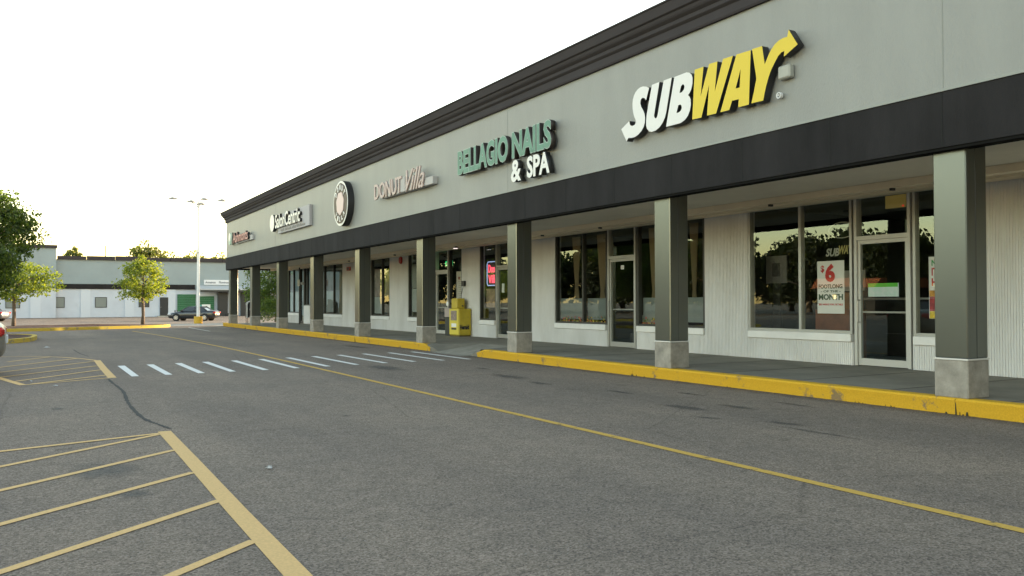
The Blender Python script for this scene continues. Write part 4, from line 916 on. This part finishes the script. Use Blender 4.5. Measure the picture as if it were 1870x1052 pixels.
# ------------------------------------------------------------------ cars
def car(loc, rz, paint, label, L=4.75, W=1.80, seed=0, suv=False):
    root = thing('sedan', (0, 0, 0), label, 'car')
    H = 1.46; k = L/4.75
    # body stations: x, zbottom, ztop, halfwidth  (front is -x)
    stn = [(-2.37, .36, .58, .55), (-2.30, .26, .70, .74), (-2.05, .22, .80, .85), (-1.5, .20, .90, .895), (-1.05, .19, .97, .90), (-.2, .19, .98, .90), (.8, .19, .99, .90), (1.45, .20, 1.03, .895), (1.9, .23, 1.04, .87), (2.22, .28, 1.01, .80), (2.34, .38, .92, .70), (2.37, .46, .80, .60)]
    b = MB(); rings = []
    for x, zb, zt, hw in stn:
        zm = zb+(zt-zb)*.5
        h = [(hw*.82, zb), (hw*.97, zb+.07), (hw, zm-.04), (hw*.985, zt-.16), (hw*.90, zt-.045), (hw*.6, zt)]
        ring = [(-a, z) for a, z in h]+[(0, zt+.012)]+[(a, z) for a, z in h[::-1]]
        i = len(b.v); b.v += [(x*k, y_, z) for y_, z in ring]; rings.append(i); n = len(ring)
    for r_ in range(len(rings)-1):
        for q in range(n): b.f.append((rings[r_]+q, rings[r_]+(q+1) % n, rings[r_+1]+(q+1) % n, rings[r_+1]+q)); b.m.append(0)
    b.f.append(tuple(range(rings[0], rings[0]+n))); b.m.append(0); b.f.append(tuple(range(rings[-1], rings[-1]+n))[::-1]); b.m.append(0)
    o = b.build('body', paint, root, smooth=True); sm = o.modifiers.new('s', 'SUBSURF'); sm.levels = 1; sm.render_levels = 1
    # greenhouse
    gl = mat('car_glass', (.02, .025, .025), .08, spec=.8)
    base = [(-1.12, .80), (1.62, .78)]; top = [(-.28, .60), (.95, .58)]; zb, zt = .95, 1.42
    def quad(nm, pts, m_, par=root): q = MB(); q.face(pts); return q.build(nm, m_, par)
    A = [(-1.12*k, -.78, zb), (-1.12*k, .78, zb), (1.62*k, .78, zb), (1.62*k, -.78, zb)]; Bt = [(-.28*k, -.60, zt), (-.28*k, .60, zt), (.95*k, .58, zt), (.95*k, -.58, zt)]
    rf = MB(); rp = [[], [], []]
    quad('windshield', [A[0], A[1], Bt[1], Bt[0]], gl); quad('rear_window', [A[2], A[3], Bt[3], Bt[2]], gl)
    for s in (-1, 1):
        sw_ = quad('side_window', [(-1.12*k, s*.78, zb), (1.62*k, s*.78, zb), (.95*k, s*.58, zt), (-.28*k, s*.60, zt)], gl)
        pl = MB()
        for (xa, xb, wd) in ((-1.12, -.28, .035), (.28, .30, .04), (1.62, .95, .06)):
            pl.tube([(xa*k, s*.785, zb-.02), ((xa+xb)/2*k, s*.70, (zb+zt)/2), (xb*k, s*.60, zt)], wd, 6)
        pl.build('window_pillar', paint, root, smooth=True)
    rb = MB(); grid = []
    for i in range(7):
        x = -.42+(1.10+.42)*i/6; arch = 1-((i-3)/3)**2; grid.append([(x*k, yy*.60, zt-.012+.045*arch*(1-(yy)**2*.5)+(0 if abs(yy) < .9 else -.02)) for yy in (-1, -.6, 0, .6, 1)])
    for i in range(6):
        for q in range(4): rb.face([grid[i][q], grid[i+1][q], grid[i+1][q+1], grid[i][q+1]])
    rb.build('roof', paint, root, smooth=True)
    tyre = mat('tyre', (.015, .015, .016), .8); rim = mat('rim', (.45, .45, .46), .3, metal=.8)
    for x in (-1.42, 1.36):
        for s in (-1, 1):
            wl = MB().cyl((x*k, s*.90-(.10 if s > 0 else .10)-.0, .325), .325, .2, 24, 'y').build('wheel', tyre, root, bevel=.02)
            ar = MB().cyl((x*k, s*.885-.045 if s > 0 else s*.885-.025+.0, .36), .385, .035+.035, 24, 'y'); ar = ar.build('wheel_arch', tyre, root)
            ry = s*1.006 if s > 0 else s*1.006
            r_ = MB(); r_.cyl((x*k, ry-.006, .325), .21, .012, 20, 'y')
            r_.build('rim', rim, wl)
            sp = MB()
            for q in range(7):
                a = q*2*math.pi/7+.2; sp.prism([(x*k+.2*math.cos(a-.16), .325+.2*math.sin(a-.16)), (x*k+.2*math.cos(a+.16), .325+.2*math.sin(a+.16)), (x*k+.07*math.cos(a), .325+.07*math.sin(a))], 'y', ry+s*.008, ry+s*.010)
            sp.build('rim_gap', tyre, wl)
    for s in (-1, 1):
        hl = MB().box(-2.33*k, -2.0*k, min(s*.50, s*.83), max(s*.50, s*.83), .60, .72).build('headlight', mat('headlight', (.75, .77, .78), .15), root, bevel=.05)
        tl = MB().box(2.10*k, 2.36*k, min(s*.46, s*.80), max(s*.46, s*.80), .74, .90).build('taillight', mat('taillight', (.42, .02, .02), .2), root, bevel=.04)
        MB().box(-.95*k, -.78*k, min(s*.86, s*1.03), max(s*.86, s*1.03), .95, 1.07).build('mirror', paint, root, bevel=.03)
        dh = MB(); dh.box(-.05*k, .12*k, min(s*.885, s*.925), max(s*.885, s*.925), .80, .825); dh.box(.92*k, 1.08*k, min(s*.885, s*.925), max(s*.885, s*.925), .82, .845); dh.build('door_handle', paint, root)
    MB().box(-2.40*k, -2.25*k, -.45, .45, .36, .50).build('grille', M_BLACK, root, bevel=.02)
    MB().box(2.30*k, 2.395*k, -.26, .26, .60, .74).build('licence_plate', M_PAPER, root)
    root.location = loc; root.rotation_euler = (0, 0, rz)
    return root
P_DARK = mat('dark_car_paint', (.018, .021, .026), .18, spec=.8); P_GREY = mat('grey_car_paint', (.14, .15, .16), .25, metal=.4); P_SILV = mat('silver_beige_paint', (.26, .25, .22), .3, metal=.5)
car((13.91, 87.7, gz(87.7)), math.atan2(-2.34, 4.1), P_DARK, 'black sedan parked side on in front of the green roller doors')
car((-4.2, 94.6, gz(94.6)), math.atan2(-2.34, 4.1), P_GREY, 'grey sedan at the far left edge in front of the warehouse, only its tail showing')
car((-2.785, 18.1, 0), 0, P_SILV, 'silver beige car at the left edge beside the far yellow hatching')

# ------------------------------------------------------------------ trees
L_LIT = leaf_mat('leaf_bright', (.075, .115, .018), (.15, .19, .035)); L_DK = leaf_mat('leaf_dark', (.028, .055, .013), (.07, .11, .025)); L_RF = leaf_mat('leaf_row_painted_shade', (.012, .02, .007), (.03, .045, .012)); L_BG = leaf_mat('leaf_far', (.05, .07, .02), (.10, .12, .035))  # leaf colour of the mirrored row is darkened to stand in for shade
def crown_mesh(rx, ry, rz_, n, leaf, seed, clumps=60, m=L_LIT, shell=.55, taper=.35, spread=.22):
    rng = random.Random(seed); V = []; F = []
    cs = []
    for _ in range(clumps):
        while True:
            p = Vector((rng.uniform(-1, 1), rng.uniform(-1, 1), rng.uniform(-1, 1)))
            if shell < p.length < 1: break
        # narrower top, broader bottom
        tp = 1-taper*max(0, p.z+.2); p.x *= tp; p.y *= tp; cs.append((p, rng.uniform(.55, 1.25)))
    for i in range(n):
        c, s = cs[rng.randrange(clumps)]
        q = Vector((rng.gauss(0, spread), rng.gauss(0, spread), rng.gauss(0, spread*.62)))*s
        if q.length > 1.7*spread*s: q = q.normalized()*1.7*spread*s*rng.random()
        p = c+q
        if rng.random() < .15: p = Vector((rng.uniform(-.7, .7), rng.uniform(-.7, .7), rng.uniform(-.8, .7)))
        P = Vector((p.x*rx, p.y*ry, p.z*rz_))
        a = Vector((rng.gauss(0, 1), rng.gauss(0, 1), rng.gauss(0, .6))).normalized(); bb = a.orthogonal().normalized(); bb.rotate(Matrix.Rotation(rng.uniform(0, 6.28), 3, a))
        c2 = a.cross(bb); l = leaf*rng.uniform(.6, 1.3); k = len(V)
        V += [P-bb*l, P+c2*l*.55+a*l*.15, P+bb*l, P-c2*l*.55+a*l*.15]; F.append((k, k+1, k+2, k+3))
    me = bpy.data.meshes.new('crown'); me.from_pydata([tuple(v) for v in V], [], F); me.materials.append(m); return me
def trunk_mesh(h, r, crown_h, spread, seed, limbs=9):
    rng = random.Random(seed); b = MB()
    b.tube([(0, 0, -.05), (.02, 0, h*.35), (.0, .03, h), (.05, 0, h+crown_h*.35), (.0, .05, h+crown_h*.75)], [r*1.35, r, r*.85, r*.5, r*.15], 9)
    for i in range(limbs):
        a = 2.4*i+rng.uniform(-.3, .3); z0 = h+crown_h*.55*i/limbs; ln = spread*rng.uniform(.6, .95)*(1-.4*i/limbs); dz = crown_h*rng.uniform(.12, .3)
        p0 = Vector((0, 0, z0)); p1 = p0+Vector((math.cos(a)*ln*.45, math.sin(a)*ln*.45, dz*.6)); p2 = p0+Vector((math.cos(a+.2)*ln, math.sin(a+.2)*ln, dz))
        b.tube([p0, p1, p2], [r*.42, r*.26, r*.07], 6)
        for q in range(2):
            a2 = a+rng.choice((-.8, .8)); b.tube([p1, p1+Vector((math.cos(a2)*ln*.4, math.sin(a2)*ln*.4, dz*.5))], [r*.18, r*.05], 5)
    return b.mesh('trunk', M_BARK, smooth=True)
def tree(loc, h, r, rx, rz_, n, leaf, seed, label, m=L_LIT, clumps=60, cz=None, ry=None, group=None, shell=.5, spread=.22, taper=.35, name='tree', cmesh=None, scale=None):
    t = thing(name, loc, label, 'tree', group)
    ch = rz_*2; tm = trunk_mesh(h, r, ch, rx, seed) if cmesh is None else cmesh[0]
    cm = crown_mesh(rx, ry or rx, rz_, n, leaf, seed, clumps, m, shell, spread=spread, taper=taper) if cmesh is None else cmesh[1]
    for nm, me in (('trunk', tm), ('crown', cm)):
        o = bpy.data.objects.new(nm, me); COL.objects.link(o); o.parent = t
        if nm == 'crown': o.location = (0, 0, cz if cz is not None else h+rz_*.85)
    if scale: t.scale = scale
    return t, (tm, cm)
tree((-.80, 47.9, .16), 1.55, .085, 2.15, 1.0, 7000, .066, 3, 'young tree on the mulch strip, partly behind the big dark tree at the left edge', clumps=70, cz=2.3, spread=.17)
tree((5.22, 49.6, .16), 1.45, .085, 1.42, 1.22, 6500, .062, 8, 'young round tree alone on the mulch strip in front of the warehouse', clumps=70, cz=2.5, spread=.17, taper=.62)
tree((-2.05, 34.4, .16), 1.7, .13, 2.3, 2.15, 22000, .065, 21, 'big dark leafy tree leaning in from the left edge on the small mulch island', m=L_DK, clumps=115, cz=3.55, spread=.16)
bgt = []
tdef = tree((4.9, 130, -.34), 4, .2, 1.5, 2.2, 1100, .2, 31, 'sparse pale tree behind the warehouse roof, standing alone', m=L_BG, clumps=20, cz=7.0, group='trees behind the warehouse', spread=.17)
_, cmz = tree((14.6, 132, -.34), 4, .25, 3.6, 4.2, 5200, .26, 33, 'tall tree behind the warehouse directly above the lone young tree', m=L_BG, clumps=46, cz=6.3, group='trees behind the warehouse')
for x, y, s, lab in ((18.2, 133, .86, 'tree behind the warehouse just right of the tallest one'), (21.7, 135, .90, 'dark tree behind the warehouse between the pole and the strip mall'), (25.4, 134, .88, 'tree behind the warehouse touching the corner of the strip mall'), (11.5, 134, .76, 'low tree top behind the warehouse left of the tallest one')):
    tree((x, y, -.34), 4, .2, 3, 3, 10, .2, 1, lab, cz=6.3, group='trees behind the warehouse', cmesh=cmz, scale=(s, s, s))
# dense trees beyond the end of the strip mall
_, cmg = tree((15.2, 60.5, gz(60)), 1.0, .14, 2.2, 2.5, 9000, .09, 41, 'dense green tree just beyond the end of the strip mall seen between pillars', m=L_DK, clumps=60, cz=3.0, shell=.2, group='dense trees beyond the strip mall')
for x, y, s, lab in ((18.6, 63.5, 1.15, 'second dense tree beyond the strip mall, mostly hidden behind its end wall'), (22.5, 60, 1.3, 'third dense tree beyond the strip mall, farthest to the right'), (17.0, 57.0, .75, 'lower dense tree nearest the end wall of the strip mall')):
    tree((x, y, gz(y)), 1, .1, 1, 1, 10, .1, 1, lab, cz=3.0, group='dense trees beyond the strip mall', cmesh=cmg, scale=(s, s, s))
b = MB(); rng = random.Random(9)
def shrub(x, y, r_, h_, label, seed):
    me = crown_mesh(r_, r_, h_/2, 2200, .06, seed, 30, L_DK, .2); o = link('shrub', me); o.location = (x, y, h_/2+gz(y)); tag(o, label, 'shrub', 'shrubs beyond the strip mall')
shrub(13.9, 56.5, 1.1, 1.9, 'dark shrub low between the third and second last pillars', 5); shrub(15.8, 55.8, 1.2, 2.0, 'dark shrub against the end wall of the strip mall', 6)
# trees across the lot that windows mirror, plus an unseen row added behind
_, cmr = tree((-50, 36, 0), 2.5, .3, 4.8, 4.0, 9000, .34, 51, 'broad dark tree across the lot, nearest of the row the shop windows reflect', m=L_RF, clumps=60, cz=5.0, group='trees across the lot')
for x, y, s, lab in ((-54, 46, .85, 'low dark tree across the lot beside the orange roofed building'), (-56, 70, 1.0, 'dark tree across the lot just past the orange roofed building'), (-50, 79, 1.15, 'tallest dark tree across the lot'), (-58, 88, .95, 'dark tree behind the tallest one across the lot'), (-52, 98, 1.1, 'dark tree across the lot opposite the warehouse front'), (-60, 112, 1.2, 'dark tree past the warehouse corner across the lot'), (-52, 124, 1.2, 'farthest dark tree across the lot'), (-46, 24, .95, 'dark tree across the lot opposite the nail salon'), (-60, 60, 1.0, 'dark tree behind the orange roofed building'), (-62, 52, 1.05, 'dark tree behind and left of the orange roofed building'), (-62, 68, 1.1, 'dark tree behind and right of the orange roofed building'), (-63, 79, 1.0, 'tree in the second row across the lot behind the tallest one'), (-60, 100, 1.2, 'tree in the second row across the lot near the warehouse corner'), (-44, 112, 1.0, 'tree across the lot beside the open end of the warehouse'), (-38, 122, 1.1, 'tree across the lot behind the open end of the warehouse'), (-51, 106, 1.15, 'tree across the lot filling the gap before the warehouse corner'), (-28, 124, 1.1, 'tree behind the open end of the warehouse, nearest to it'), (-30, -42, 1.2, 'added unseen dark tree behind the viewpoint, farthest from the strip mall'), (-19, -46, 1.3, 'added unseen dark tree behind the viewpoint, second from the far side of the lot'), (-8, -43, 1.15, 'added unseen dark tree behind the viewpoint, straight back along the lane'), (3, -46, 1.3, 'added unseen dark tree behind the viewpoint, in line with the yellow lane line'), (14, -43, 1.2, 'added unseen dark tree behind the viewpoint, closest to the strip mall')):
    tree((x, y, 0), 1, .1, 1, 1, 10, .1, 1, lab, cz=5.0, group='trees across the lot', cmesh=cmr, scale=(s, s, s))  # unseen trees behind the viewpoint are added to darken the pillars' near faces
rb_ = thing('restaurant', (-50, 57, 0), 'low building with an orange roof across the lot, seen mirrored in the nearest shop window', 'building')
MB().box(-56, -48, 55, 62, -.1, 2.7).build('wall', mat('restaurant_wall', (.025, .02, .015), .8), rb_)
MB().prism([(-56.6, 2.71), (-47.4, 2.71), (-48.4, 3.7), (-55.6, 3.7)], 'y', 54.5, 62.5).build('roof', mat('orange_roof', (.24, .07, .022), .7), rb_)
for y in (56.5, 59.5): MB().box(-47.99, -47.95, y, y+.5, 1.6, 2.1).build('lit_window', mat('warm_window', (1, .75, .4), .5, emit=.6), rb_)
bpy.context.view_layer.update()
